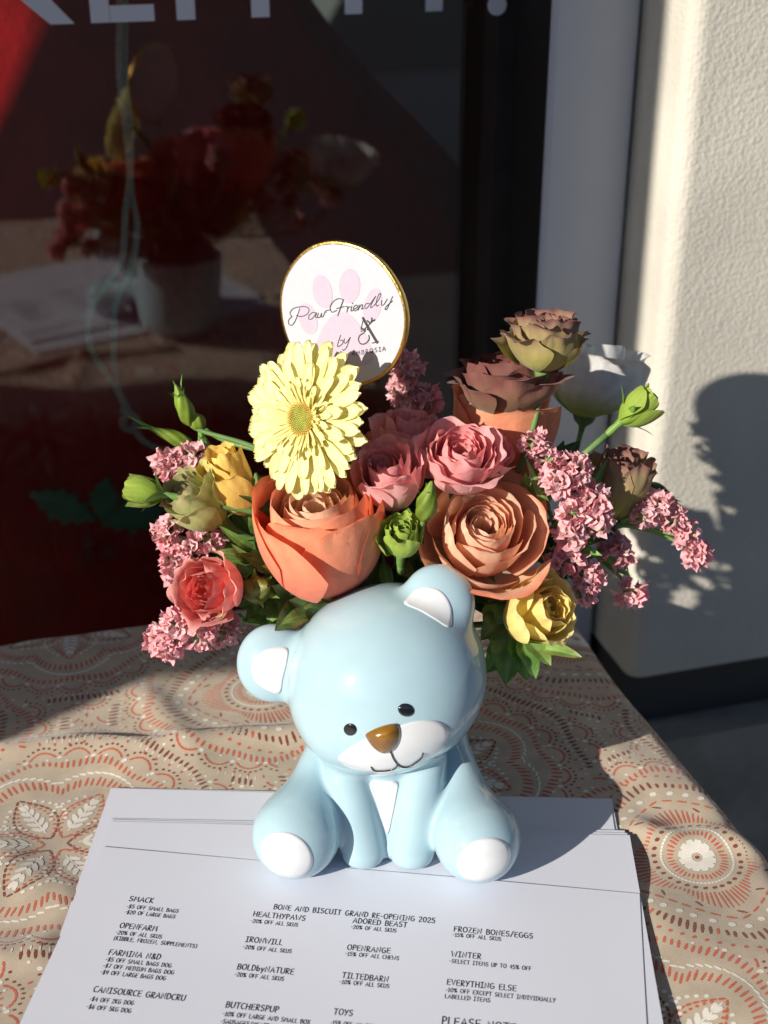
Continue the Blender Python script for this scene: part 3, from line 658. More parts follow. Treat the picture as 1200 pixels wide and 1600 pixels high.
# ------------------------------------------------------------------ the ceramic bear
def smin(a, b, k):
    h = np.maximum(k - np.abs(a - b), 0)/k; return np.minimum(a, b) - h*h*k*.25
def smax(a, b, k): return -smin(-a, -b, k)
def ell(P, c, r, R=None):
    q = P - np.array(c)
    if R is not None: q = q @ np.asarray(R).T          # rows of R are the axes
    r = np.array(r); k0 = np.linalg.norm(q/r, axis=-1); k1 = np.linalg.norm(q/(r*r), axis=-1) + 1e-9
    return k0*(k0 - 1)/k1
def capsule(P, a, b, ra, rb):
    a = np.array(a); b = np.array(b); e = b - a; t = np.clip(((P - a) @ e)/np.dot(e, e), 0, 1)
    return np.linalg.norm(P - a - t[..., None]*e, axis=-1) - (ra + (rb - ra)*t)
ROLL = math.radians(19)
HC = at(602, 1050, .600) - FZ*Z0                       # head centre, heights from the paper
hx = np.array([math.cos(ROLL), 0, math.sin(ROLL)]); hz = np.array([-math.sin(ROLL), 0, math.cos(ROLL)]); HR = np.stack([hx, [0, 1, 0], hz])
earL = at(427, 1036, .604) - FZ*Z0; earR = at(684, 944, .604) - FZ*Z0
def bear_sdf(P):
    d = ell(P, HC, (.0520, .0480, .0450), HR)
    d = smin(d, ell(P, HC + np.array([.002, -.012, -.013]), (.0425, .0375, .0275), HR), .018)      # cheeks and muzzle
    for e in (earL, earR):
        ax = basis((0, -1, .42)); d = smin(d, ell(P, e, (.0190, .0205, .0110), ax), .0060)
    body = capsule(P, (.003, .628, .02), (.003, .632, .085), .0405, .0420)
    pot = capsule(P, (.004, .642, .03), (.004, .648, .094), .042, .0445)
    body = smin(body, pot, .01); body = smax(body, P[..., 2] - .085, .006)
    for s in (-1, 1):
        foot = ell(P, (s*.0468 + .0012, .5522 - s*.0022, .0198), (.0200, .0205, .0196))
        leg = capsule(P, (s*.0335 + .002, .602, .042), (s*.0445 + .0012, .560, .0195), .0090, .0160)
        body = smin(body, smin(foot, leg, .018), .014)
    armL = capsule(P, (-.0205, .5800, .050), (-.0108, .5610, .006), .0112, .0116)
    armR = capsule(P, (.0215, .5800, .050), (.0145, .5610, .006), .0112, .0120)
    arms = smin(armL, armR, .005)
    body = smin(body, ell(P, (.002, .5915, .040), (.026, .0205, .044)), .01)
    body = smin(body, capsule(P, (.0018, .5700, .0), (.0020, .5795, .05), .0098, .0085), .006)
    d2 = smin(body, arms, .0045)
    d = smin(d, d2, .0045)
    d = smax(d, -P[..., 2], .003)
    cav = capsule(P, (.004, .651, .045), (.004, .656, .22), .030, .0375)
    front = .6315 + .0*P[..., 0]
    d = smax(d, -smax(cav, (front - P[..., 1]), .006), .004)
    d = smax(d, smin(P[..., 2] - .083, P[..., 1] - .640, .01), .006)      # rim of the planter behind the head
    return d
def surface_nets(f, lo, hi, h):
    n_ = [int(math.ceil((hi[i] - lo[i])/h)) + 1 for i in range(3)]
    ax = [lo[i] + h*np.arange(n_[i]) for i in range(3)]
    V = np.empty(n_)
    for i in range(n_[0]):
        Y, Z = np.meshgrid(ax[1], ax[2], indexing='ij'); V[i] = f(np.stack([np.full_like(Y, ax[0][i]), Y, Z], -1))
    S = V < 0; c = [S[i:n_[0]-1+i, j:n_[1]-1+j, k:n_[2]-1+k] for i in (0, 1) for j in (0, 1) for k in (0, 1)]
    cnt = sum(x.astype(int) for x in c); I, J, K = np.nonzero((cnt > 0) & (cnt < 8))
    idx = -np.ones([q-1 for q in n_], int); idx[I, J, K] = np.arange(len(I))
    acc = np.zeros((len(I), 3)); num = np.zeros(len(I)); corners = [(i, j, k) for i in (0, 1) for j in (0, 1) for k in (0, 1)]
    for a in range(8):
        for b in range(a+1, 8):
            d = np.array(corners[b]) - np.array(corners[a])
            if np.abs(d).sum() != 1: continue
            va = V[I+corners[a][0], J+corners[a][1], K+corners[a][2]]; vb = V[I+corners[b][0], J+corners[b][1], K+corners[b][2]]
            m_ = (va < 0) != (vb < 0); t = np.where(m_, va/(va - vb + 1e-30), 0)
            acc += m_[:, None]*(np.array(corners[a]) + t[:, None]*d); num += m_
    P = np.array(lo) + h*(np.stack([I, J, K], 1) + acc/num[:, None])
    F = []
    for axn in range(3):
        e = [0, 0, 0]; e[axn] = 1
        sl = [slice(1, n_[q]-1) for q in range(3)]; sl[axn] = slice(0, n_[axn]-1)
        sl2 = list(sl); sl2[axn] = slice(1, n_[axn])
        A = S[tuple(sl)]; B = S[tuple(sl2)]; Q = np.nonzero(A != B); off = [1, 1, 1]; off[axn] = 0
        q = [Q[i] + off[i] for i in range(3)]; o1, o2 = [(1, 2), (2, 0), (0, 1)][axn]
        def cell(d1, d2):
            w = [x.copy() for x in q]; w[o1] = w[o1] - d1; w[o2] = w[o2] - d2; return idx[w[0], w[1], w[2]]
        quad = np.stack([cell(1, 1), cell(0, 1), cell(0, 0), cell(1, 0)], 1); fl = ~A[Q]
        quad[fl] = quad[fl][:, ::-1]; F.append(quad)
    F = np.concatenate(F); F = F[(F >= 0).all(1)]
    for _ in range(3):                                # settle the vertices onto the exact surface
        e = 4e-4; gr = np.stack([f(P + np.eye(3)[i]*e) - f(P - np.eye(3)[i]*e) for i in range(3)], 1)/(2*e)
        P = P - gr*(f(P)/np.maximum((gr*gr).sum(1), .3))[:, None]
    return P, F
P, F = surface_nets(bear_sdf, (-.082, .515, -.003), (.086, .712, .165), .00125)
bear = thing('bear_planter', 'glossy pale blue ceramic teddy bear planter sitting on the papers', 'planter', (0, .6, Z0))
g = MB(); g.add(P + FZ*Z0, F); obj('body', g, M_ceramic, bear)
def hit_bear(px, py, lift):
    px = np.asarray(px, float); py = np.asarray(py, float)
    xc = (px - 600)/FPX; yc = (800 - py)/FPX; D = np.stack([xc, CP + SP*yc, -SP + CP*yc], -1); D /= np.linalg.norm(D, axis=-1)[..., None]
    O = CAM - FZ*Z0; t = np.full(px.shape, .55)
    for _ in range(90): t = np.minimum(t + .7*(bear_sdf(O + D*t[..., None]) - lift), .80)
    X = O + D*t[..., None]; lift = np.broadcast_to(lift, px.shape)
    bad = np.abs(bear_sdf(X) - lift) > .0004
    if bad.any():                                     # rays that graze the edge: nearest surface point instead
        tt = np.linspace(.55, .78, 120); Xb = O + D[bad][:, None]*tt[None, :, None]; dd = bear_sdf(Xb); Y_ = Xb[np.arange(len(Xb)), np.argmin(dd, 1)]
        for _ in range(6):
            e = 4e-4; gr = np.stack([bear_sdf(Y_ + np.eye(3)[i]*e) - bear_sdf(Y_ - np.eye(3)[i]*e) for i in range(3)], -1)/(2*e); Y_ = Y_ - gr*(bear_sdf(Y_) - lift[bad])[:, None]
        X[bad] = Y_
    return X + FZ*Z0
def decal(name, outline, m, lift=.00028, rings=7, label=None, parent=bear, dome=0):
    C = np.mean(outline, 0); O = np.array(outline); K = len(O); ks = np.linspace(1, 0, rings + 1)[:-1]
    pts = np.concatenate([O*k + C*(1-k) for k in ks] + [C[None]])
    lf = np.concatenate([np.full(K, lift + dome*(1 - k*k)) for k in ks] + [[lift + dome]])
    base = hit_bear(O[:, 0], O[:, 1], -.0006); V = np.concatenate([hit_bear(pts[:, 0], pts[:, 1], lf), base])
    f = [(r*K+i, (r+1)*K+i, (r+1)*K+(i+1) % K, r*K+(i+1) % K) for r in range(rings-1) for i in range(K)]
    f += [((rings-1)*K+i, rings*K, (rings-1)*K+(i+1) % K) for i in range(K)]
    b0 = rings*K + 1; f += [(b0+i, i, (i+1) % K, b0+(i+1) % K) for i in range(K)]
    g = MB(); g.add(V, [q[::-1] for q in f]); return obj(name, g, m, parent, label=label)
def oval(cx, cy, rx, ry, rot=0, n=40):
    a = np.arange(n)*2*PI/n; c, s = math.cos(math.radians(rot)), math.sin(math.radians(rot)); x, y = rx*np.cos(a), ry*np.sin(a)
    return np.stack([cx + x*c - y*s, cy + x*s + y*c], 1)
decal('foot_pad', oval(448, 1336, 43, 34, 30), M_cerwhite)
decal('foot_pad', oval(756, 1343, 44, 32, -24), M_cerwhite)
decal('inner_ear', crom([(449, 1013), (448, 1035), (442, 1060), (437, 1083), (420, 1080), (402, 1068), (393, 1050), (396, 1032), (410, 1018), (428, 1012)], 5, True), M_cerwhite)
decal('inner_ear', crom([(632, 943), (638, 932), (650, 921), (668, 917), (688, 923), (701, 938), (707, 958), (702, 980), (680, 968), (656, 954)], 5, True), M_cerwhite)
decal('muzzle', crom([(528, 1184), (538, 1174), (555, 1163), (575, 1153), (600, 1144), (628, 1133), (656, 1126), (685, 1127), (702, 1139), (701, 1158), (690, 1175), (668, 1190), (632, 1202), (590, 1208), (552, 1202), (534, 1193)], 5, True), M_cerwhite, rings=9)
decal('chest_patch', crom([(578, 1224), (600, 1221), (621, 1222), (620, 1240), (613, 1275), (606, 1303), (598, 1285), (588, 1255)], 4, True), M_cerwhite)
decal('eye', oval(547, 1140, 10.2, 9.6, 20, 28), M_black, lift=.0003, rings=4, dome=.0004)
decal('eye', oval(634.5, 1109.5, 13, 10.2, 18, 28), M_black, lift=.0003, rings=4, dome=.0004)
nose = decal('nose', crom([(571, 1150), (577, 1143), (592, 1136), (610, 1131), (621, 1132), (625, 1142), (624, 1156), (617, 1170), (606, 1177), (594, 1176), (581, 1166)], 5, True), M_nose, lift=.0010, rings=6, dome=.0035)
def mouth(pts, w):
    P = crom(pts, 6); V = hit_bear(P[:, 0], P[:, 1], .00062); g = MB(); g.tube(V, w, 6); return obj('mouth_line', g, M_black, bear)
mouth([(611, 1176), (615, 1186), (622, 1196)], .00042)
mouth([(580, 1199), (584, 1204), (594, 1205), (608, 1204), (617, 1201), (622, 1196), (629, 1199), (640, 1198), (651, 1191), (659, 1184), (661, 1177)], .00042)
# ------------------------------------------------------------------ flowers
POT = np.array([.004, .652, Z0 + .085])
GREEN = np.array([.13, .25, .055]); DKGREEN = np.array([.055, .115, .032]); LIME = np.array([.34, .50, .06]); STEMC = np.array([.14, .25, .075])
rng = np.random.default_rng(11)
def prof(o, flare):
    v = np.array([0, .22, .48, .74, .91, 1.0])
    r0 = np.array([.40, .85, 1.0, .97, .88, .80]); r1 = np.array([.30, .78, 1.0, 1.05, 1.03, 1.02]); r2 = np.array([.22, .70, 1.0, 1.10, 1.22, 1.32])
    z0 = np.array([.06, .32, .58, .82, .95, 1.0]); z1 = np.array([.02, .24, .52, .80, .94, 1.0]); z2 = np.array([.0, .18, .46, .74, .86, .855])
    f = min(max(o, 0), 1)*flare
    w0, w1, w2 = max(0, 1 - 2*f), 1 - abs(2*f - 1) if f <= 1 else 0, max(0, 2*f - 1)
    if f > 1: w1, w2 = 1 - f, f
    return v, w0*r0 + w1*r1 + w2*r2, w0*z0 + w1*z1 + w2*z2
def smooth_interp(x, xp, fp):
    C = crom(np.stack([xp, fp], 1), 10); return np.interp(x, C[:, 0], C[:, 1])
def petal(o, R, H, th0, W, flare, ruffle, spiral, colf, nu=25, nv=17, tip=.06, round_=.34, lipcurl=0, wob=.03):
    u = np.linspace(-1, 1, nu)[:, None]; s = np.linspace(0, 1, nv)[None, :]
    ph = rng.uniform(0, 6.28, 6); asym = rng.uniform(-.12, .12)
    vm = 1 - round_*np.abs(u + asym*(1 - u*u))**2.6 + tip*np.clip(1 - np.abs(u)*3, 0, 1) + ruffle*.22*np.sin(5*u + ph[0]) + ruffle*.15*np.sin(11*u + ph[1])
    v = np.clip(s*vm, 0, 1.08)
    vc, rc, zc_ = prof(o, flare); rm = R*(.13 + .87*o**.85)
    r = rm*smooth_interp(v.ravel(), vc, rc).reshape(v.shape); z = H*smooth_interp(v.ravel(), vc, zc_).reshape(v.shape)
    wf = .50 + .50*np.sin(np.clip(v/.62, 0, 1)*PI/2)
    th = th0 + u*W*wf
    r = r*(1 + spiral*u) + R*(wob*np.sin(2.2*u + 3*v + ph[2]) + wob*.6*np.sin(4*u - 5*v + ph[3]) + .007*np.sin(15*u + 3*v + ph[0]) + .004*np.sin(23*u - 2*v + ph[1]))*v
    r = r + R*lipcurl*np.abs(u)**3*v**2 + R*ruffle*v**4*(np.sin(6*u + ph[4]) + .6*np.sin(13*u + ph[5]))*.45
    z = z + H*ruffle*v**3*np.sin(8*u + ph[1])*.10 - H*.03*np.abs(u)**2*v + H*rng.uniform(-.03, .03)*v
    P = np.stack([r*np.cos(th), r*np.sin(th), z], -1)
    c = colf(o, np.broadcast_to(v, P.shape[:2])[..., None], np.abs(np.broadcast_to(u, P.shape[:2]))[..., None], rng.uniform(-1, 1))
    c = c*(1 + .07*np.sin(19*u + ph[2] + 1.5*np.sin(9*v))[..., None]*(.4 + .6*v[..., None]) - .06*np.clip(.25 - np.abs(u), 0, 1)[..., None]*v[..., None])
    return P, np.clip(c, .003, .97)
def lerp(a, b, t): return np.asarray(a)*(1-t) + np.asarray(b)*t
def leaf_grid(L, W, fold=.35, droop=.3, twist=0, tipc=1.0, n=15, m=7, wave=.0, serr=.0):
    s = np.linspace(0, 1, n)[None, :]; u = np.linspace(-1, 1, m)[:, None]
    w = W*np.sin(PI*np.clip(s, 0, 1)**.8)**.9*(1 - .25*s) + W*.04; w = w*(1 + serr*np.sin(s*60))
    x = u*w; y = s*L + 0*u; zf = np.abs(u)*w*fold + wave*W*np.sin(s*11 + 2*np.sign(u))*np.abs(u)
    ang = droop*s; y2 = np.where(np.abs(droop) > 1e-4, L*np.sin(ang)/(droop + 1e-9), y) + 0*u; z2 = -L*(1 - np.cos(ang))/(droop + 1e-9) + zf*np.cos(ang)
    t = twist*s; return np.stack([x*np.cos(t) - zf*np.sin(t), y2, z2 + x*np.sin(t)], -1), s, u
def leaf_mb(base, tip_pt, normal, W, fold=.35, droop=.4, twist=0, col=GREEN, edge=None, wave=.1, serr=.03):
    base = np.array(base, float); tip_pt = np.array(tip_pt, float); L = np.linalg.norm(tip_pt - base)*(1 + .06*abs(droop))
    G, s, u = leaf_grid(L, W, fold, droop, twist, wave=wave, serr=serr)
    y = nrm(G[G.shape[0]//2, -1]); yw = nrm(tip_pt - base); nz_ = np.array(normal, float); nz_ = nrm(nz_ - yw*np.dot(nz_, yw)); xw = np.cross(yw, nz_)
    # local frame: chord along yw
    a = math.atan2(y[2], y[1]); c_, s_ = math.cos(-a), math.sin(-a); Y = G[..., 1]*c_ - G[..., 2]*s_; Z = G[..., 1]*s_ + G[..., 2]*c_
    P = base + G[..., 0:1]*xw + Y[..., None]*yw + Z[..., None]*nz_
    c = np.asarray(col)*(1 + .10*rng.uniform(-1, 1)) + np.zeros(P.shape); vein = (np.abs(u) < .1)[..., None]; c = np.where(vein, c*1.5 + .01, c)
    k = (.5 + .5*np.sin(s*42 - np.abs(u)*5)) > .93; c = np.where(k[..., None] & ~vein, c*1.22, c)
    if edge is not None: c = lerp(c, edge, (np.abs(u)**4 + 0*s)[..., None]*.8)
    g = MB(); g.grid(P, 0, c); return g

def stem_to_pot(root, base, axis, r=.0016, col=STEMC, bow=.5, end=None):
    e = POT + np.array([rng.uniform(-.018, .018), rng.uniform(-.015, .02), rng.uniform(-.01, .01)]) if end is None else np.array(end)
    L = np.linalg.norm(base - e); a = nrm(axis)
    pts = bez(base, base - a*L*bow, e + np.array([0, 0, L*.25]), e, 18)
    g = MB(); g.tube(pts, np.linspace(r, r*1.25, 18), 8, col=col); obj('stem', g, M_stem, root); return pts
def bloom(name, label, cat, group, pos, axis, R, H, petals, colf, flare=1.0, ruffle=0, nheart=8, roll=0, sep=5, sepL=.02, sepcol=GREEN, stem_r=.0018, Wrange=(1.5, .95), round_=.34, tip=.06, lipcurl=.06, wob=.03, heart=(.03, .42), omin=.46, hdrop=.07, tilt=1.0, stem=True, bow=.5, center=None, end=None, zsink=.10, spiral=.13, mats=None):
    """pos is the middle of the bloom; petals listed outward; each outer petal is a mesh of its own, the tight middle is one."""
    B = basis(axis, roll); pos = np.array(pos, float); base = pos - B[2]*H*.5
    root = thing(name, label, cat, base, group)
    hm = MB(); ga = 2.39996
    for k in range(nheart):
        t = k/max(nheart - 1, 1); o_ = heart[0] + (heart[1] - heart[0])*t
        P_, c = petal(o_, R, H*(1 - zsink*(1 - t)), ga*k + .3, lerp(Wrange[0]*1.15, Wrange[0]*.9, t), flare*.9, ruffle*.6, spiral, colf, round_=.16, tip=.03, wob=wob*.7, nu=19, nv=12)
        hm.grid(P_, 0, c)
    if nheart: hm.map(B, base); obj('heart', hm, M_petal, root)
    for k in range(petals):
        t = k/max(petals - 1, 1); o_ = omin + (1 - omin)*t
        P_, c = petal(o_, R, H*(1 - hdrop*t*t)*(1 + rng.uniform(-.04, .04)), ga*(k + nheart) + .5 + rng.uniform(-.15, .15), lerp(Wrange[0]*.85, Wrange[1], t), flare, ruffle, spiral*.6, colf, round_=round_, tip=tip, lipcurl=lipcurl*t, wob=wob)
        q_ = ga*(k + nheart) + .5; tl = rng.uniform(-.10, .13)*t*tilt; ca_, sa_ = math.cos(q_), math.sin(q_); rad_ = P_[..., 0]*ca_ + P_[..., 1]*sa_; z_ = P_[..., 2].copy(); dr_ = rad_*math.cos(tl) + z_*math.sin(tl) - rad_
        P_[..., 2] = z_*math.cos(tl) - rad_*math.sin(tl); P_[..., 0] += dr_*ca_; P_[..., 1] += dr_*sa_
        m_ = MB(); m_.grid(P_, 0, c); m_.map(B, base); obj('petal', m_, M_petal, root)
    cup = MB(); prof_ = [(.0016, -.010), (.0022, -.006), (R*.20, -.003), (R*.26, H*.03), (R*.20, H*.10)]
    a = np.arange(12)*2*PI/12; G = np.array([[(r*math.cos(q), r*math.sin(q), z) for r, z in prof_] for q in a]); cup.grid(G, 0, sepcol, closed=True); cup.map(B, base); obj('receptacle', cup, M_stem, root)
    for k in range(sep):
        q = k*2*PI/sep + .4 + rng.uniform(-.2, .2); rad = math.cos(q)*B[0] + math.sin(q)*B[1]
        s_ = sepL*rng.uniform(.8, 1.1); b0 = base + rad*R*.15 - B[2]*.001; m_ = leaf_mb(b0, b0 + rad*s_*rng.uniform(.55, .85) + B[2]*s_*rng.uniform(.35, .75), B[2]*.7 - rad, s_*.14, fold=.3, droop=.7, col=sepcol, wave=.05, serr=0)
        obj('sepal', m_, M_leaf, root)
    if stem: stem_to_pot(root, base - B[2]*.009, axis, stem_r, bow=bow, end=end)
    if center: center(root, base, B)
    return root, B, base

# colour by petal position (o: 0 middle .. 1 outermost; v: 0 base .. 1 rim)
def c_orange(o, v, u, r):
    inner = lerp((.94, .44, .21), (.97, .70, .48), v); outer = lerp((.93, .19, .13), (.96, .44, .24), v**.9)
    c = lerp(inner, outer, min(1, max(0, (o - .35)/.45))); return lerp(c, (.80, .10, .055), np.clip(v - .86, 0, 1)*4*.7*(.35 + o*.65))*(1 + .06*r)
def c_peach(o, v, u, r):
    inner = lerp((.93, .38, .19), (.97, .76, .56), v**1.3); outer = lerp((.96, .70, .46), (.96, .50, .30), v)
    c = lerp(inner, outer, min(1, max(0, (o - .6)/.4))); return lerp(c, (.82, .13, .07), np.clip(v*1.0 + .2*u - .86, 0, 1)*4*(.1 + .8*o))*(1 + .05*r)
def c_pink(o, v, u, r): return lerp((.93, .56, .52), lerp((.92, .38, .38), (.93, .48, .49), o), v)*(1 + .05*r)
def c_coral(o, v, u, r): return lerp(lerp((.90, .18, .15), (.88, .32, .28), o), lerp((.90, .26, .22), (.88, .42, .38), o), v)*(1 + .05*r)
def c_yellow(o, v, u, r): return lerp((.90, .60, .06), lerp((.94, .76, .16), (.95, .84, .40), v), np.clip(o*.8 + v*.4, 0, 1))*(1 + .05*r)
def c_gold(o, v, u, r): return lerp((.92, .56, .07), (.94, .72, .22), v)*(1 + .06*r)
def c_mauve(o, v, u, r):
    c = lerp((.50, .50, .11), (.40, .235, .18), np.clip(v*1.5 - .45 + .15*r + .5*(1 - o), 0, 1)); c = lerp(c, (.50, .38, .20), .6*(1 - u)*np.clip(1.3 - v, 0, 1)); return lerp(c, (.22, .06, .07), np.clip(v - .82, 0, 1)*4)*(1 + .1*r)
def c_plum(o, v, u, r): 
    c = lerp((.38, .28, .11), (.25, .085, .08), np.clip(v*1.3 + .3*(1 - o), 0, 1)); c = lerp(c, (.42, .26, .16), .6*(1 - u)*np.clip(1.25 - v, 0, 1)*o); return c*(1 + .1*r)
def c_green(o, v, u, r): 
    c = lerp((.46, .54, .10), (.60, .58, .28), v); return lerp(c, (.42, .26, .20), np.clip(v - .78, 0, 1)*2.2*(1 - .5*o))*(1 + .08*r)
def c_white(o, v, u, r): return lerp((.30, .42, .08), (.82, .82, .80), np.clip(v*3.2 - .4, 0, 1))
def c_lime(o, v, u, r): return lerp((.30, .46, .05), (.42, .54, .10), v)*(1 + .08*r)

gR = 'large orange roses'; gS = 'pink spray roses'; gY = 'yellow roses'; gM = 'dusky mauve lisianthus blooms'; gB = 'green flower buds'; gT = 'pink statice sprigs'
bloom('orange_rose', 'large orange rose seen from the side right above the bear\'s left temple, under the gerbera', 'rose', gR, at(501, 848, .630), (-.08, -.16, 1), .0325, .064, 7, c_orange, tilt=.15, flare=.56, ruffle=.02, nheart=17, roll=.9, Wrange=(1.5, .98), stem_r=.0026, heart=(.06, .76), omin=.82, tip=.13, bow=.2, sepL=.02, hdrop=.10, lipcurl=.24, round_=.46)
bloom('orange_rose', 'wide open orange rose showing its peach swirl, above the bear\'s tall ear', 'rose', gR, at(752, 842, .636), (.10, -.55, .78), .0305, .044, 10, c_peach, flare=1.0, ruffle=.03, nheart=14, roll=2.1, Wrange=(1.45, 1.02), stem_r=.0026, heart=(.06, .36), omin=.46, tip=.09, lipcurl=.22, bow=.2, sepL=.02, zsink=.13, hdrop=.16, round_=.30)
bloom('orange_rose', 'bright orange rose half hidden behind the pink roses and the mauve blooms', 'rose', gR, at(778, 672, .694), (.02, .12, 1), .0285, .064, 9, c_orange, flare=.9, nheart=8, roll=.2, stem_r=.0024, bow=.3)
bloom('spray_rose', 'pink spray rose at the front of the pink cluster, left of the green rosebud', 'rose', gS, at(608, 752, .635), (-.14, -.36, .9), .0165, .036, 9, c_pink, flare=.95, ruffle=.12, nheart=10, roll=1.1, tip=.16, heart=(.05, .5), omin=.58, hdrop=.12, lipcurl=.2, wob=.05)
bloom('spray_rose', 'full pink spray rose right above the open orange rose', 'rose', gS, at(718, 722, .640), (.12, -.42, .9), .0195, .030, 9, c_pink, flare=.98, ruffle=.13, nheart=12, roll=.4, tip=.16, heart=(.05, .5), omin=.56, hdrop=.12, lipcurl=.2, wob=.05)
bloom('spray_rose', 'small pink spray rose tucked against the right side of the full pink one', 'rose', gS, at(766, 716, .648), (.55, -.30, .8), .0105, .022, 7, c_pink, flare=.8, ruffle=.05, nheart=6, roll=.9)
bloom('spray_rose', 'pink spray rose at the back of the cluster with its petals standing up', 'rose', gS, at(634, 690, .672), (.05, .05, 1), .0150, .032, 8, c_pink, flare=1, ruffle=.08, nheart=6, roll=2.3, tip=.14)
bloom('spray_rose', 'dull pink spray rose low in the shade right beside the gerbera', 'rose', gS, at(590, 708, .690), (-.3, 0, 1), .0105, .024, 6, c_pink, flare=.9, ruffle=.06, nheart=5, roll=.3)
bloom('coral_rose', 'coral pink rose with pointed petals facing left at the lower left of the bouquet', 'rose', None, at(335, 922, .618), (-.46, -.72, .42), .0172, .030, 9, c_coral, tilt=.2, flare=.9, ruffle=.18, nheart=11, roll=.8, tip=.22, heart=(.05, .5), omin=.55, lipcurl=.2, sepL=.022, wob=.05)
bloom('yellow_rose', 'golden yellow rose standing upright left of the gerbera', 'rose', gY, at(364, 752, .655), (-.32, -.05, 1), .0135, .040, 6, c_gold, flare=.80, ruffle=.12, nheart=7, roll=.5, tip=.1, sepL=.024, hdrop=.12, wob=.05, lipcurl=.2)
bloom('yellow_rose', 'lemon yellow rose with frilled rims at the lower right, beside the bear\'s head', 'rose', gY, at(836, 957, .624), (.55, -.55, .52), .0180, .036, 8, c_yellow, flare=.92, ruffle=.13, nheart=11, roll=1.9, tip=.08, heart=(.05, .45), omin=.52, lipcurl=.25, sepL=.022, hdrop=.1, wob=.06)
bloom('mauve_lisianthus', 'dusky mauve and lime lisianthus standing tallest on the right', 'lisianthus', gM, at(852, 535, .672), (.06, .10, 1), .0185, .030, 11, c_mauve, flare=1.0, ruffle=.30, nheart=9, roll=.3, heart=(.15, .6), omin=.62, wob=.09, hdrop=.3, lipcurl=.25, sepL=.012, stem_r=.0016, bow=.62, spiral=.08)
bloom('mauve_lisianthus', 'plum brown lisianthus just lower left of the tallest bloom', 'lisianthus', gM, at(793, 602, .682), (-.08, .14, 1), .0245, .031, 10, c_plum, flare=.98, ruffle=.16, nheart=11, roll=1.4, heart=(.15, .65), omin=.68, wob=.08, hdrop=.28, lipcurl=.25, sepL=.014, stem_r=.0018, bow=.6, spiral=.08)
bloom('mauve_lisianthus', 'beige and dark brown folded lisianthus on the far right between the pink statice', 'lisianthus', gM, at(968, 760, .675), (.12, -.05, 1), .0150, .042, 8, c_mauve, flare=.80, ruffle=.2, nheart=6, roll=2.0, wob=.07, sepL=.014, bow=.4)
bloom('green_lisianthus', 'pale green and beige ruffled lisianthus on the left under the golden rose', 'lisianthus', None, at(312, 786, .648), (-.60, -.30, .72), .0165, .034, 9, c_green, flare=.95, ruffle=.15, nheart=10, roll=.9, wob=.06, sepL=.014, bow=.3)
bloom('white_lisianthus', 'large white lisianthus cup turned away behind the mauve blooms', 'lisianthus', None, at(924, 592, .775), (.16, .25, .95), .0290, .046, 6, c_white, flare=.98, ruffle=.08, nheart=3, roll=.2, Wrange=(1.5, 1.25), omin=.82, wob=.03, sepL=.034, sepcol=DKGREEN, stem_r=.0017)
bloom('lisianthus_bud', 'ruffled lime green bud opening between the two large orange roses', 'bud', gB, at(627, 842, .617), (.02, -.30, .95), .0112, .0215, 8, c_lime, flare=.75, ruffle=.16, nheart=7, roll=.3, wob=.06, sepL=.012, bow=.25, end=(.010, .650, Z0 + .115))
bloom('lisianthus_bud', 'round lime green bud on a long stem at the far left', 'bud', gB, at(225, 766, .640), (-.93, -.05, .25), .0088, .0205, 6, c_lime, flare=.55, ruffle=.16, nheart=6, roll=.2, wob=.05, sepL=.017, sepcol=np.array([.17, .30, .08]), bow=.45, end=at(480, 850, .655), stem_r=.0017)
bloom('lisianthus_bud', 'pointed lime green bud at the upper right before the wall', 'bud', gB, at(995, 636, .668), (.68, .05, .70), .0092, .0235, 5, c_lime, flare=.45, ruffle=.06, nheart=6, roll=.2, wob=.05, sepL=.020, sepcol=np.array([.17, .30, .06]), bow=.5, stem_r=.0018)

def bud(label, pos, axis, L, W, col, sepcol, stem=True, name='flower_bud', group=gB, end=None, bow=.4, nsep=5, cat='bud', r=.0012, sepk=1.25, dark=False):
    B = basis(axis, rng.uniform(0, 6)); base = np.array(pos) - B[2]*L*.5
    root = thing(name, label, cat, base, group)
    a = np.arange(20)*2*PI/20; s = np.linspace(0, 1, 16); G = np.zeros((20, 16, 3)); c = np.zeros((20, 16, 3))
    for k, t in enumerate(s):
        rr = W*(math.sin(PI*min(t*.93 + .05, 1)**.75)**.85)*(1 - .25*t) + .0002
        q = a + 2.2*t; rk = rr*(1 + .09*np.sin(5*a))
        G[:, k] = np.stack([rk*np.cos(q), rk*np.sin(q), np.full(20, t*L)], 1); c[:, k] = np.asarray(col)*(1 + .18*np.sin(5*a))[:, None]*(.8 + .35*t)
    g = MB(); g.grid(G, 0, c, closed=True); g.map(B, base); obj('bud_body', g, M_leaf, root)
    for k in range(nsep):
        q = k*2*PI/nsep + .3; rad = math.cos(q)*B[0] + math.sin(q)*B[1]; b0 = base + rad*W*.35
        tp_ = base + rad*W*rng.uniform(.7, 1.5) + B[2]*L*sepk*rng.uniform(.65, 1.0)
        obj('sepal', leaf_mb(b0, tp_, rad, W*.36, fold=-.3, droop=-.9, col=sepcol, wave=0, serr=0), M_leaf, root)
    if stem: stem_to_pot(root, base, axis, r, bow=bow, end=end)
    return root
bud('slim green bud standing upright, uppermost of the buds left of the gerbera', at(286, 632, .690), (-.30, 0, 1), .024, .0048, LIME*.8, GREEN*1.6, end=at(420, 720, .68), bow=.15)
bud('slim green bud just under the uppermost one left of the gerbera', at(303, 655, .692), (-.55, .1, .5), .014, .0046, LIME*.8, GREEN*1.6, end=at(420, 720, .68), bow=.5)
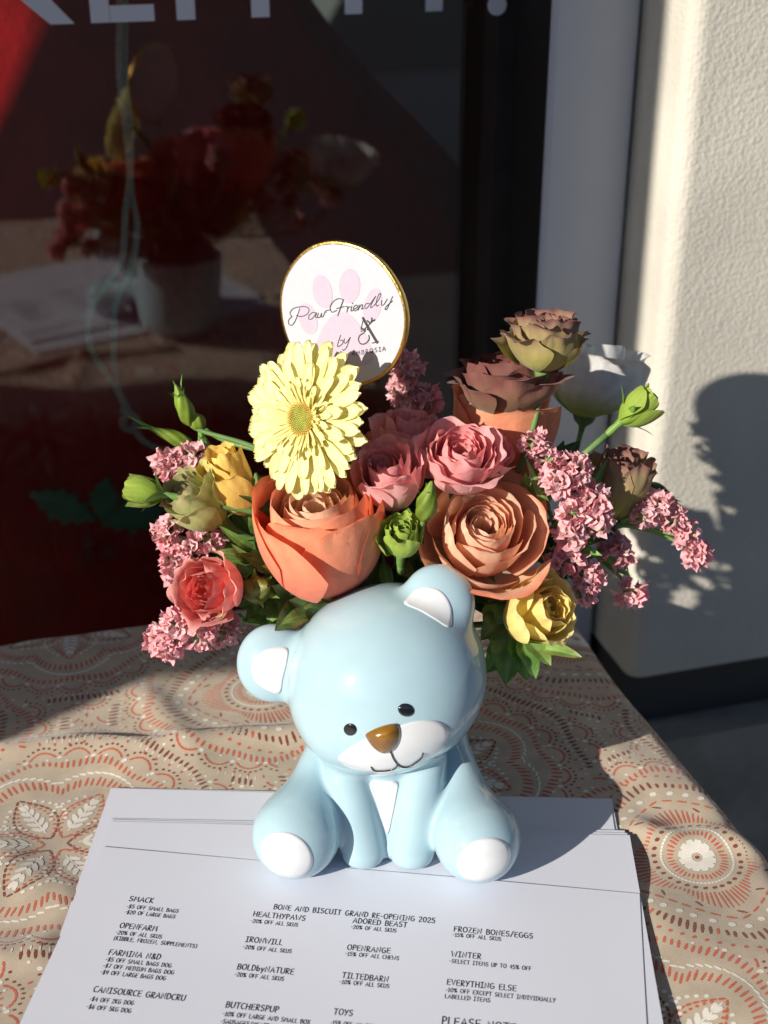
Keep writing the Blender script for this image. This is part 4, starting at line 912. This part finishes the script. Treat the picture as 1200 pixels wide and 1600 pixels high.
bud('slim green bud pointing left with a long tip, left of the gerbera', at(268, 682, .690), (-.88, 0, .42), .024, .0042, LIME*.7, GREEN*1.4, end=at(360, 730, .68), bow=.4, sepk=1.7)
bud('small narrow green bud right above the golden yellow rose', at(318, 690, .690), (-.25, 0, 1), .018, .003, GREEN*1.4, GREEN*1.3, end=at(370, 760, .68), bow=.3)
bud('smooth pointed green rosebud between the pink roses and the open orange rose', at(668, 782, .613), (.16, -.16, 1), .0235, .0056, LIME*.62, LIME*.6, end=(.020, .645, Z0 + .13), bow=.2, sepk=1.0)
bud('dark green bud bending right above the statice at the far right', at(1038, 776, .705), (.72, 0, -.55), .024, .0048, DKGREEN, DKGREEN, end=at(900, 800, .68), bow=.5)
bud('round green and red rosebud under the left orange rose', at(404, 920, .618), (.55, -.5, .45), .017, .0078, np.array([.20, .22, .05]), GREEN*1.2, end=at(450, 960, .64), bow=.4, sepk=.9)
bud('green pointed bud sepals against the golden yellow rose', at(406, 772, .648), (-.12, -.1, 1), .026, .0058, GREEN*1.0, GREEN*1.0, end=at(440, 860, .65), bow=.3, sepk=1.05)

# gerbera
def gerbera(pos, axis, R):
    B = basis(axis, .2); pos = np.array(pos); root = thing('gerbera', 'pale yellow gerbera daisy in front of the round card', 'gerbera', pos)
    def ray_petal(q, r0, L, W, lift, curl, zoff):
        n_, m_ = 19, 9; s = np.linspace(0, 1, n_)[None, :]; u = np.linspace(-1, 1, m_)[:, None]
        w = W*np.clip((.34 + .66*np.sin(np.clip(s/.72, 0, 1)*PI/2)), 0, 1)*np.sqrt(np.clip(1 - np.clip((s - .72)/.281, 0, 1)**2.3, 0, 1)) + W*.03
        ridge = .16*W*np.cos(u*PI*2.0) + W*.30*u**2
        rad = r0 + L*(s - .10*curl*s**3) + 0*u; z = zoff + L*(lift*s - curl*.55*s**2.2) + ridge*(.35 + .65*s) + L*rng.uniform(-.03, .03)*s**2
        tw = rng.uniform(-.25, .25)*s; x = u*w*np.cos(tw) + L*rng.uniform(-.06, .06)*s**2; z = z + u*w*np.sin(tw)
        P = np.stack([rad*math.cos(q) - x*math.sin(q), rad*math.sin(q) + x*math.cos(q), z + 0*u], -1)
        c = lerp((.88, .78, .32), (.91, .87, .46), np.broadcast_to(s, P.shape[:2])[..., None])*(1 + rng.uniform(-.04, .03)); return P, c
    for ring, (N, r0, k, W, lift, curl, zo) in enumerate([(26, .008, 1.0, .0042, .04, .08, .0), (24, .008, .94, .0037, .12, .08, .0010), (11, .008, .70, .0034, .20, .06, .0022), (24, .0075, .42, .0017, .34, .10, .003)]):
        for i in range(N):
            q = (i + .5*ring + rng.uniform(-.16, .16))*2*PI/N
            P, c = ray_petal(q, r0, (R - r0)*k*rng.uniform(.92, 1.05), W*rng.uniform(.85, 1.12), lift + rng.uniform(-.07, .07), curl + rng.uniform(0, .10), zo)
            g = MB(); g.grid(P, 0, c); g.map(B, pos); obj('petal', g, M_gerb, root)
    g = MB()
    for i in range(150):                              # short inner rays
        q = rng.uniform(0, 2*PI); L = rng.uniform(.005, .0125); P, c = ray_petal(q, rng.uniform(.0055, .0085), L, .00080, rng.uniform(.35, .9), .25, .0035); g.grid(P[::2, ::2], 0, (c*np.array([1, .97, .85]))[::2, ::2])
    g.map(B, pos); obj('inner_rays', g, M_gerb, root)
    g = MB()
    for i in range(230):                              # disc of tiny florets
        t = math.sqrt((i + .5)/230); q = 2.39996*i; r = .0082*t; zz_ = .0042 + .0016*t - .0028*t**6
        k = .62 + .5*t; c = lerp((.68, .66, .16), (.90, .66, .18), np.clip((t - .60)*4, 0, 1)); p = np.array([r*math.cos(q), r*math.sin(q), zz_]); d = nrm((.35*t*math.cos(q), .35*t*math.sin(q), 1))
        h_ = .0010 + .0020*max(0, t - .62)*2.6; g.tube([p, p + d*h_*.7, p + d*h_], [.00034*k, .00042*k, .00008], 5, col=c)
    a = np.arange(20)*2*PI/20; G = np.array([[(r*math.cos(q), r*math.sin(q), z) for r, z in ((.0001, .0044), (.004, .0046), (.0072, .0046), (.0086, .003), (.009, 0), (.0065, -.004), (.002, -.007))] for q in a]); g.grid(G, 0, np.array([.42, .44, .08]), closed=True)
    g.map(B, pos); obj('disc', g, M_gerb, root)
    stem_to_pot(root, pos - B[2]*.006, axis + np.array([0, 0, .3]), .0024, col=STEMC, bow=.35, end=POT + np.array([-.012, .012, 0]))
gerbera(at(480, 655, .634), np.array([-.64, -.70, .30]), .0405)

# statice: papery florets in dense one-sided clumps on branching stems
def floret(g, p, d, s, col, pale):
    B = basis(d, rng.uniform(0, 6)); n_ = 16; a = np.arange(n_)*2*PI/n_
    rr = [.10, .26, .62, 1.0]; zz = [-.9, .0, .55, .75]; G = np.zeros((n_, 4, 3)); c = np.zeros((n_, 4, 3)); ph = rng.uniform(0, 6)
    for k in range(4):
        cr = 1 + (k/3)**1.5*(.14*np.sin(5*a + ph) + rng.uniform(-.26, .26, n_)); G[:, k] = np.stack([s*rr[k]*cr*np.cos(a), s*rr[k]*cr*np.sin(a), s*(zz[k] + (k/3)*rng.uniform(-.42, .42, n_) + .22*(k/3)*np.cos(5*a + ph))], 1)
        c[:, k] = [(.34, .42, .20), (.80, .62, .55), lerp(col, pale, .25), lerp(col, pale, rng.uniform(0, .7))][k]
    G = G @ B + p; g.grid(G, 0, c, closed=True)
    if s > .0005 and p is not None and s < 9:
        k_ = .62; G2 = G.reshape(n_, 4, 3); m2 = (G2 - p)*np.array([k_, k_, k_]) @ np.array([[.8, -.6, 0], [.6, .8, 0], [0, 0, 1]]) + p + B[2]*s*.25; g.grid(m2[:, 1:], 0, c[:, 1:]*.94, closed=True)
def clump(root, c, axis, ra, n, base_, dim=1.0, s=.0042):
    g = MB(); B = basis(axis); ra = ra*.66; n = max(7, int(n*.52)); s = s*rng.uniform(.8, 1.02); c = c + rng.normal(0, .0012, 3)
    pink, pale = np.array([.90, .36, .41])*dim, np.array([.96, .82, .83])*dim
    for i in range(n):
        zt_ = 1 - 1.35*(i + .5)/n; q = 2.39996*i; rr = math.sqrt(max(0, 1 - zt_*zt_)); d = B[0]*rr*math.cos(q) + B[1]*rr*math.sin(q) + B[2]*zt_
        floret(g, c + d*ra*rng.uniform(.72, 1.05)*np.array([1, .9, 1]), nrm(d + rng.normal(0, .25, 3)), s*rng.uniform(.8, 1.2), pink*rng.uniform(.82, 1.15), pale)
    obj('floret_cluster', g, M_stat, root)
    tw = MB()
    for i in range(7):
        d = nrm(B[2]*-.3 + rng.normal(0, .5, 3)); tw.tube([c - B[2]*ra*.9, c + d*ra*.4], [.0009, .0022], 6, col=np.array([.20, .30, .10]))
    tw.tube(bez(c - B[2]*ra*.5, c - B[2]*ra*2.2, base_ + np.array([0, 0, .01]), base_, 10), .0011, 6, col=STEMC*1.3); obj('branch', tw, M_stem, root)
def statice(label, base_px, clumps, dim=1.0, s=.0042):
    b = at(*base_px); root = thing('statice_sprig', label, 'statice', b, gT)
    for px, py, Y, axis, ra, n_ in clumps: clump(root, at(px, py, Y), np.array(axis, float), ra, n_, b, dim, s)
    g = MB(); g.tube(bez(b, b + (POT - b)*.3 - FZ*.005, POT + FZ*.03, POT, 12), .0017, 8, col=STEMC); obj('stem', g, M_stem, root)
statice('pink statice reaching up right of the open orange rose, its florets in full sun', (835, 815, .660), [(838, 692, .655, (-.2, -.4, .9), .0085, 20), (858, 716, .650, (0, -.8, .6), .0075, 16), (868, 748, .645, (-.2, -.9, .2), .0095, 24), (896, 738, .648, (.5, -.7, .5), .0100, 26)])
statice('loose pink statice in the middle right under the beige lisianthus', (850, 850, .655), [(898, 795, .645, (0, -.9, .4), .0085, 18), (925, 780, .648, (.4, -.5, .8), .0080, 15), (930, 812, .645, (.5, -.7, -.1), .0080, 15), (893, 826, .640, (-.3, -.9, -.1), .0085, 17)], s=.005)
statice('pink statice drooping furthest right against the wall shadow', (960, 830, .672), [(1008, 800, .665, (-.2, -.8, .4), .0075, 17), (1030, 795, .668, (.2, -.6, .8), .0085, 20), (1048, 812, .668, (.2, -.8, .5), .0080, 18), (1072, 835, .670, (.6, -.6, .3), .0080, 18), (1084, 868, .668, (.7, -.7, -.3), .0090, 22)])
statice('pink statice low on the right with two papery funnels hanging down', (905, 880, .668), [(968, 872, .664, (.2, -.6, .6), .0080, 12), (982, 922, .664, (.4, -.7, -.7), .0085, 13), (960, 852, .668, (-.1, -.4, .9), .0055, 8)], s=.0052)
statice('shaded pink statice just above the lemon yellow rose', (850, 890, .655), [(888, 868, .645, (-.1, -.8, .6), .0085, 18), (912, 894, .645, (.4, -.8, 0), .0090, 20), (918, 928, .640, (.4, -.7, -.6), .0080, 16), (868, 886, .640, (-.5, -.7, .3), .0075, 15)])
statice('dim pink statice in shadow behind the round card', (650, 700, .725), [(640, 575, .735, (0, -.3, .9), .0120, 26), (628, 605, .732, (-.4, -.8, .4), .0120, 26), (658, 632, .728, (.4, -.8, .2), .0115, 26), (640, 632, .725, (0, -.9, 0), .0095, 20)])
statice('pink statice at the upper left behind the round green bud', (340, 780, .672), [(272, 724, .678, (-.6, -.5, .7), .0095, 24), (300, 716, .676, (0, -.5, .9), .0090, 22), (334, 728, .675, (.3, -.7, .5), .0060, 10), (286, 748, .674, (-.3, -.8, -.2), .0070, 14)])
statice('pink statice at mid left between the green lisianthus and the coral rose', (390, 880, .655), [(268, 838, .650, (-.7, -.5, .5), .0095, 24), (292, 858, .645, (-.2, -.8, .2), .0100, 26), (318, 846, .650, (.3, -.6, .6), .0085, 18), (275, 872, .645, (-.6, -.7, -.4), .0080, 18), (277, 902, .642, (-.5, -.7, -.4), .0050, 8)])
statice('pink statice lying lowest at the left over the tablecloth', (380, 970, .640), [(252, 996, .618, (-.6, -.5, -.3), .0110, 30), (282, 978, .615, (-.2, -.6, .7), .0120, 32), (312, 988, .612, (.1, -.8, .3), .0105, 26), (340, 986, .628, (.3, -.8, .2), .0085, 20), (262, 1008, .612, (-.6, -.7, -.5), .0085, 20)])

# leaves
def leaf_spray(label, base_px, leaves, col=GREEN, group='leafy sprays'):
    b = at(*base_px); root = thing('leaf_spray', label, 'leaves', b, group)
    for L in leaves:
        (bx, by, bY), (tx, ty, tY), nrm_, W = L[:4]; c = L[4] if len(L) > 4 else col; kw = L[5] if len(L) > 5 else {}
        lb = at(bx, by, bY); obj('leaf', leaf_mb(lb, at(tx, ty, tY), nrm_, W, col=c, **kw), M_leaf, root)
    pts = [at(*L[0]) for L in leaves]; g = MB()
    for p in pts: g.tube(bez(p, p + (b - p)*.4, b + FZ*.004, b, 8), .0009, 6, col=STEMC)
    obj('twig', g, M_stem, root)
RED = np.array([.24, .09, .04]); LG = np.array([.17, .27, .07])
leaf_spray('glossy green leaves tucked between the coral rose and the bear\'s low ear', (470, 930, .640), [
    ((452, 950, .634), (388, 972, .628), (-.3, -.6, .6), .0085, LG), ((440, 930, .634), (374, 948, .626), (-.2, -.8, .5), .0095, GREEN), ((455, 958, .634), (404, 985, .626), (-.4, -.8, .2), .0080, LG*1.1),
    ((470, 945, .622), (430, 985, .605), (.2, -.8, .4), .0075, DKGREEN*1.4, dict(edge=RED)), ((520, 955, .626), (455, 962, .612), (0, -.7, .6), .0060, GREEN, dict(edge=RED)), ((500, 950, .624), (452, 938, .615), (0, -.8, .5), .0060, DKGREEN*1.5, dict(edge=RED)),
    ((470, 900, .640), (410, 885, .625), (-.2, -.7, .6), .0080, GREEN), ((440, 890, .645), (376, 868, .636), (0, -.6, .7), .0070, LG), ((430, 905, .64), (392, 940, .622), (-.5, -.7, .2), .0075, GREEN*.9), ((470, 930, .632), (425, 915, .615), (0, -.9, .3), .0065, DKGREEN*1.3),
    ((480, 965, .615), (440, 975, .600), (0, -.6, .8), .0050, LG, dict(droop=1.2)), ((420, 950, .634), (384, 965, .628), (-.6, -.6, .4), .0075, GREEN*1.1)])
leaf_spray('green leaves hanging under the lemon yellow rose beside the bear\'s head', (790, 985, .635), [
    ((800, 985, .625), (760, 1050, .612), (.2, -.8, .4), .0100, GREEN*1.1), ((812, 990, .622), (822, 1062, .606), (.3, -.8, .3), .0105, GREEN), ((800, 985, .622), (790, 1068, .606), (-.1, -.9, .3), .0105, GREEN*.9), ((825, 1000, .615), (860, 1040, .602), (.3, -.6, .6), .0065, LG),
    ((838, 1012, .612), (908, 1027, .600), (.1, -.5, .9), .0050, LG*1.2, dict(edge=np.array([.35, .30, .06]))), ((790, 960, .628), (752, 1000, .615), (-.3, -.8, .3), .0080, DKGREEN*1.2), ((775, 935, .632), (765, 1000, .618), (0, -.9, .3), .0070, GREEN*.8), ((812, 1000, .615), (836, 1060, .602), (.5, -.7, .2), .0075, GREEN*1.2)])
leaf_spray('dark leaves in the gaps around the right hand statice', (840, 830, .675), [
    ((830, 800, .668), (822, 738, .650), (-.3, -.8, .4), .0062, GREEN*1.3), ((850, 830, .665), (905, 855, .648), (.2, -.7, .6), .0070, DKGREEN), ((860, 812, .670), (960, 818, .662), (0, -.5, .9), .0045, LG), ((840, 780, .680), (880, 690, .690), (0, -.9, .2), .0080, DKGREEN),
    ((860, 860, .66), (935, 840, .652), (.1, -.6, .8), .0055, GREEN*1.2), ((840, 850, .67), (885, 905, .650), (.3, -.8, .2), .0080, DKGREEN), ((880, 800, .685), (930, 735, .690), (.2, -.9, .2), .0070, DKGREEN), ((860, 740, .69), (905, 690, .70), (-.2, -.9, .3), .0070, DKGREEN), ((800, 760, .675), (850, 790, .655), (.1, -.9, .3), .0080, DKGREEN*.9)])
leaf_spray('dark leaves filling the middle behind the pink roses and under the gerbera', (580, 800, .690), [
    ((560, 800, .690), (540, 700, .700), (0, -.9, .2), .0085, DKGREEN), ((580, 780, .695), (572, 690, .700), (.2, -.9, .2), .0080, DKGREEN), ((590, 820, .665), (552, 830, .650), (0, -.8, .5), .0070, GREEN*.8), ((600, 830, .66), (585, 880, .640), (.1, -.9, .2), .0075, DKGREEN), ((640, 830, .67), (690, 800, .68), (0, -.9, .3), .0070, DKGREEN),
    ((560, 810, .66), (620, 818, .64), (.1, -.7, .7), .0050, GREEN*1.1), ((640, 860, .66), (650, 905, .645), (.1, -.9, .2), .0065, DKGREEN*1.1), ((600, 880, .636), (612, 930, .622), (-.1, -.9, .2), .0040, GREEN)])
leaf_spray('small leaves and sepals behind the top of the bear\'s head', (615, 900, .650), [
    ((600, 900, .645), (560, 948, .634), (-.2, -.8, .5), .0070, GREEN), ((615, 905, .645), (600, 945, .632), (0, -.9, .3), .0062, DKGREEN*1.3), ((630, 900, .648), (640, 940, .634), (.1, -.9, .3), .0060, GREEN*.9), ((620, 880, .645), (648, 905, .636), (.3, -.7, .5), .0050, LG), ((590, 880, .648), (575, 925, .636), (-.2, -.8, .4), .0060, GREEN*1.2), ((640, 905, .648), (668, 925, .640), (.3, -.8, .3), .0060, DKGREEN)])
leaf_spray('mixed green leaves on the left among the lisianthus stems', (420, 850, .675), [
    ((420, 850, .672), (360, 800, .668), (-.2, -.8, .5), .0085, GREEN*.9), ((400, 860, .668), (325, 832, .662), (-.1, -.7, .7), .0060, LG), ((410, 870, .664), (350, 880, .650), (-.2, -.8, .5), .0075, GREEN*1.1), ((390, 820, .676), (380, 740, .680), (0, -.9, .3), .0085, DKGREEN), ((420, 800, .680), (450, 740, .684), (.2, -.9, .3), .0085, DKGREEN), ((430, 860, .660), (372, 842, .650), (-.2, -.8, .5), .0055, GREEN*1.3), ((400, 880, .655), (385, 905, .640), (-.3, -.8, .3), .0070, GREEN)])
leaf_spray('slender pale green shoots rising among the right hand statice', (870, 840, .662), [
    ((860, 800, .655), (822, 715, .648), (-.3, -.8, .4), .0026, LG*1.2), ((872, 805, .652), (885, 770, .644), (.2, -.8, .4), .0030, LG*1.3), ((880, 830, .652), (948, 826, .640), (.1, -.7, .7), .0034, LG*1.2), ((890, 850, .650), (940, 868, .640), (.2, -.8, .5), .0030, GREEN*1.4), ((870, 850, .648), (872, 905, .636), (-.1, -.9, .3), .0034, GREEN*1.3), ((940, 870, .664), (985, 900, .656), (.3, -.8, .3), .0036, GREEN*1.3), ((850, 780, .655), (868, 728, .644), (.1, -.8, .5), .0028, LG*1.2), ((900, 800, .656), (950, 715, .668), (.2, -.8, .4), .0028, GREEN*1.2)])
leaf_spray('slender pale green shoots between the statice and the coral rose on the left', (400, 880, .650), [
    ((390, 870, .645), (330, 862, .634), (-.2, -.7, .6), .0032, LG*1.2), ((395, 880, .642), (362, 850, .632), (-.2, -.8, .5), .0034, LG*1.3), ((400, 860, .65), (340, 820, .640), (-.3, -.7, .5), .0028, GREEN*1.4), ((400, 840, .652), (392, 780, .648), (0, -.8, .5), .0032, GREEN*1.3), ((395, 890, .642), (370, 880, .630), (-.3, -.8, .3), .0040, LG), ((420, 900, .638), (398, 955, .624), (-.2, -.9, .3), .0060, LG*1.1), ((440, 930, .634), (420, 975, .620), (-.1, -.9, .3), .0065, GREEN*1.2)])
# green filler round the rim, seen mainly in the gaps and in the window's reflection
fr = np.random.default_rng(4)
for j, (lab, a0, a1) in enumerate([('dark leafy collar along the back rim of the planter', .2, 1.6), ('dark leafy collar along the left rim of the planter', 1.8, 3.6), ('dark leafy collar at the right rim of the planter', -.5, .4)]):
    root = thing('leaf_spray', lab, 'leaves', POT + FZ*.01, 'leafy sprays')
    for i in range(15):
        q = fr.uniform(a0, a1); r0 = fr.uniform(.012, .035); z_ = fr.uniform(.0, .05 if j < 2 else .02); b = POT + np.array([r0*math.cos(q), r0*math.sin(q)*.8, .015 + z_]); t = b + np.array([math.cos(q)*fr.uniform(.025, .05), math.sin(q)*fr.uniform(.02, .04), fr.uniform(-.012, .045)])
        obj('leaf', leaf_mb(b, t, (fr.normal(0, .4), -.3 + fr.normal(0, .3), 1), fr.uniform(.007, .011), col=DKGREEN*fr.uniform(.8, 1.6)), M_leaf, root)
# wet floral foam in the planter
a = np.arange(28)*2*PI/28; G = np.array([[(.004 + r*math.cos(q), .654 + r*math.sin(q), Z0 + z) for r, z in ((.030, .05), (.0305, .078), (.028, .095), (.018, .102), (.0005, .104))] for q in a]); g = MB(); g.grid(G, 0, np.array([.03, .06, .02]), closed=True)
tag(obj('floral_foam', g, M_leaf, origin=POT), 'dark green floral foam block inside the planter', 'floral foam')

# ------------------------------------------------------------------ round card on a stick
DC = at(535, 492, .668); dn = nrm((-.48, -.87, .08)); DR = .0375
TILT = math.radians(-8); DBx = nrm(np.cross(FZ, -dn))*-1; DBx = nrm(np.cross(dn, FZ))*-1
if DBx[0] < 0: DBx = -DBx
DBy = nrm(np.cross(dn, DBx)); DBy = DBy if DBy[2] > 0 else -DBy
card = thing('round_card', 'round white card with a lilac paw print and gold rim standing behind the gerbera', 'card', DC)
def dpt(x, y, lift=0): return DC + DBx*x + DBy*y + dn*lift
wob_ = lambda q: DR*(1 + .004*np.sin(3*q + 1) + .004*np.sin(7*q))
qs = np.arange(64)*2*PI/64
def disc_mb(k0, lift, mb, m=0):
    P = [dpt(0, 0, lift)] + [dpt(wob_(q)*k0*math.cos(q), wob_(q)*k0*math.sin(q), lift) for q in qs]; f = [(0, 1+i, 1+(i+1) % 64) for i in range(64)]; mb.add(P, f if np.dot(np.cross(DBx, DBy), dn) > 0 else [q[::-1] for q in f], m)
g = MB(); disc_mb(.972, .00105, g); obj('card_face', g, M_card, card, smooth=False)
g = MB(); pr = [(.955, .0011), (.99, .0012), (1.0, .0006), (1.0, -.0016), (.98, -.0022), (.0001, -.0022)]
G = np.array([[dpt(wob_(q)*k*math.cos(q), wob_(q)*k*math.sin(q), z) for k, z in pr] for q in qs]); g.grid(G, closed=True); obj('gold_rim', g, M_gold, card)
g = MB(); disc_mb(.95, -.0026, g); g.f = [q[::-1] for q in g.f]; obj('card_back', g, M_card, card, smooth=False)
def c8(cx, cy):                                       # point of the close-up of the card -> its plane
    return on_plane(420 + cx/5, 370 + cy/5, DC + dn*.0011, dn)
def c8patch(outline, name, m, lift):
    P = np.array([c8(*p) for p in outline]) + dn*lift; c = P.mean(0); K = len(P); f = [(K, i, (i+1) % K) for i in range(K)]; N_ = np.cross(P[0] - c, P[1] - c)
    g = MB(); g.add(np.concatenate([P, c[None]]), f if np.dot(N_, dn) > 0 else [q[::-1] for q in f]); obj(name, g, m, card, smooth=False)
for cx, cy, rx, ry, rt_ in ((420, 428, 74, 134, -12), (632, 384, 82, 134, 2), (812, 538, 68, 138, 14), (306, 640, 70, 126, -16)): c8patch(oval(cx, cy, rx, ry, rt_, 36), 'paw_toe', M_lilac, .00008)
c8patch(crom([(352, 925), (372, 830), (430, 700), (500, 615), (580, 590), (650, 620), (710, 690), (770, 790), (810, 900), (800, 980), (700, 1010), (560, 985), (430, 1000)], 5, True), 'paw_pad', M_lilac, .00008)
g = MB()
def pen(pts, w, k=7): 
    P = crom(pts, k) if len(pts) > 2 else np.array(pts, float); ribbon(g, [c8(*p) + dn*.00018 for p in P], w, dn)
W1 = .00042
pen([(243, 560), (226, 610), (205, 660), (182, 690), (158, 682), (156, 650), (182, 622)], W1); pen([(182, 622), (166, 596), (190, 562), (240, 547), (296, 548), (316, 572), (298, 606), (252, 622), (218, 614)], W1)
pen([(372, 596), (345, 590), (316, 616), (314, 642), (338, 640), (366, 606), (374, 594), (366, 626), (384, 630)], W1); pen([(388, 596), (382, 626), (400, 628), (414, 596), (410, 624), (426, 620), (440, 586), (448, 590)], W1); pen([(444, 578), (478, 570)], W1)
pen([(586, 492), (548, 482), (506, 504), (480, 552), (494, 588), (532, 574)], W1); pen([(584, 490), (566, 540), (540, 616)], W1*1.3); pen([(530, 560), (590, 545)], W1)
pen([(600, 544), (616, 548), (610, 590)], W1); pen([(612, 574), (626, 548), (640, 548)], W1); pen([(650, 542), (642, 578), (658, 574)], W1); pen([(654, 518), (656, 522)], W1*1.4)
pen([(664, 566), (690, 552), (690, 534), (670, 540), (662, 566), (676, 578), (700, 560)], W1); pen([(706, 532), (700, 572)], W1); pen([(702, 560), (724, 530), (734, 536), (726, 564), (742, 558)], W1)
pen([(788, 522), (764, 522), (750, 544), (760, 560), (784, 536), (836, 464)], W1); pen([(836, 464), (806, 520), (796, 552), (814, 546)], W1); pen([(820, 540), (860, 490), (876, 446), (862, 448), (842, 500), (842, 540), (862, 532)], W1)
pen([(884, 496), (880, 530), (898, 530), (926, 486)], W1); pen([(968, 466), (944, 520), (922, 566), (908, 566), (922, 540), (968, 500)], W1)
pen([(562, 768), (538, 846), (548, 856), (576, 836), (580, 810), (560, 808)], W1*1.1); pen([(592, 796), (590, 826), (608, 826), (638, 784)], W1*1.1); pen([(638, 784), (610, 860), (586, 886), (578, 878)], W1*1.1)
pen([(738, 636), (790, 730), (846, 824)], .0015, 2); pen([(740, 640), (728, 690), (722, 730)], W1); pen([(808, 830), (858, 818)], W1*1.2)
pen([(742, 752), (712, 772), (702, 806), (722, 836), (758, 832), (784, 800), (782, 770)], W1*1.5); pen([(722, 742), (752, 716), (780, 690), (826, 646)], W1)
for a_, b_ in (((742, 726), (722, 712)), ((752, 718), (748, 742)), ((770, 700), (772, 724)), ((790, 676), (770, 656)), ((800, 668), (806, 634)), ((812, 656), (828, 648))): pen([a_, ((a_[0]+b_[0])/2 + 3, (a_[1]+b_[1])/2), b_], W1*2.0, 2)
def small_caps(s, x0, y0, x1, y1, cap_, w):
    tot = sum(GL[c][0] + .34 for c in s); dx, dy = (x1 - x0)/tot, (y1 - y0)/tot; k = 0
    for c in s:
        for st in GL[c][1]: pen([(x0 + (k + a)*dx + b*cap_*-.05, y0 + (k + a)*dy - b*cap_) for a, b in st], w, 2)
        k += GL[c][0] + .34
small_caps('AMBROSIA', 650, 930, 925, 886, 32, .00034)
obj('card_print', g, M_cardink, card, smooth=False)
g = MB(); g.tube([dpt(.004, -DR*.9, -.0042), dpt(.006, -DR*1.5, -.004), POT + np.array([-.005, .018, .0])], .0013, 8, col=np.array([.55, .45, .28])); obj('stick', g, M_stem, card)
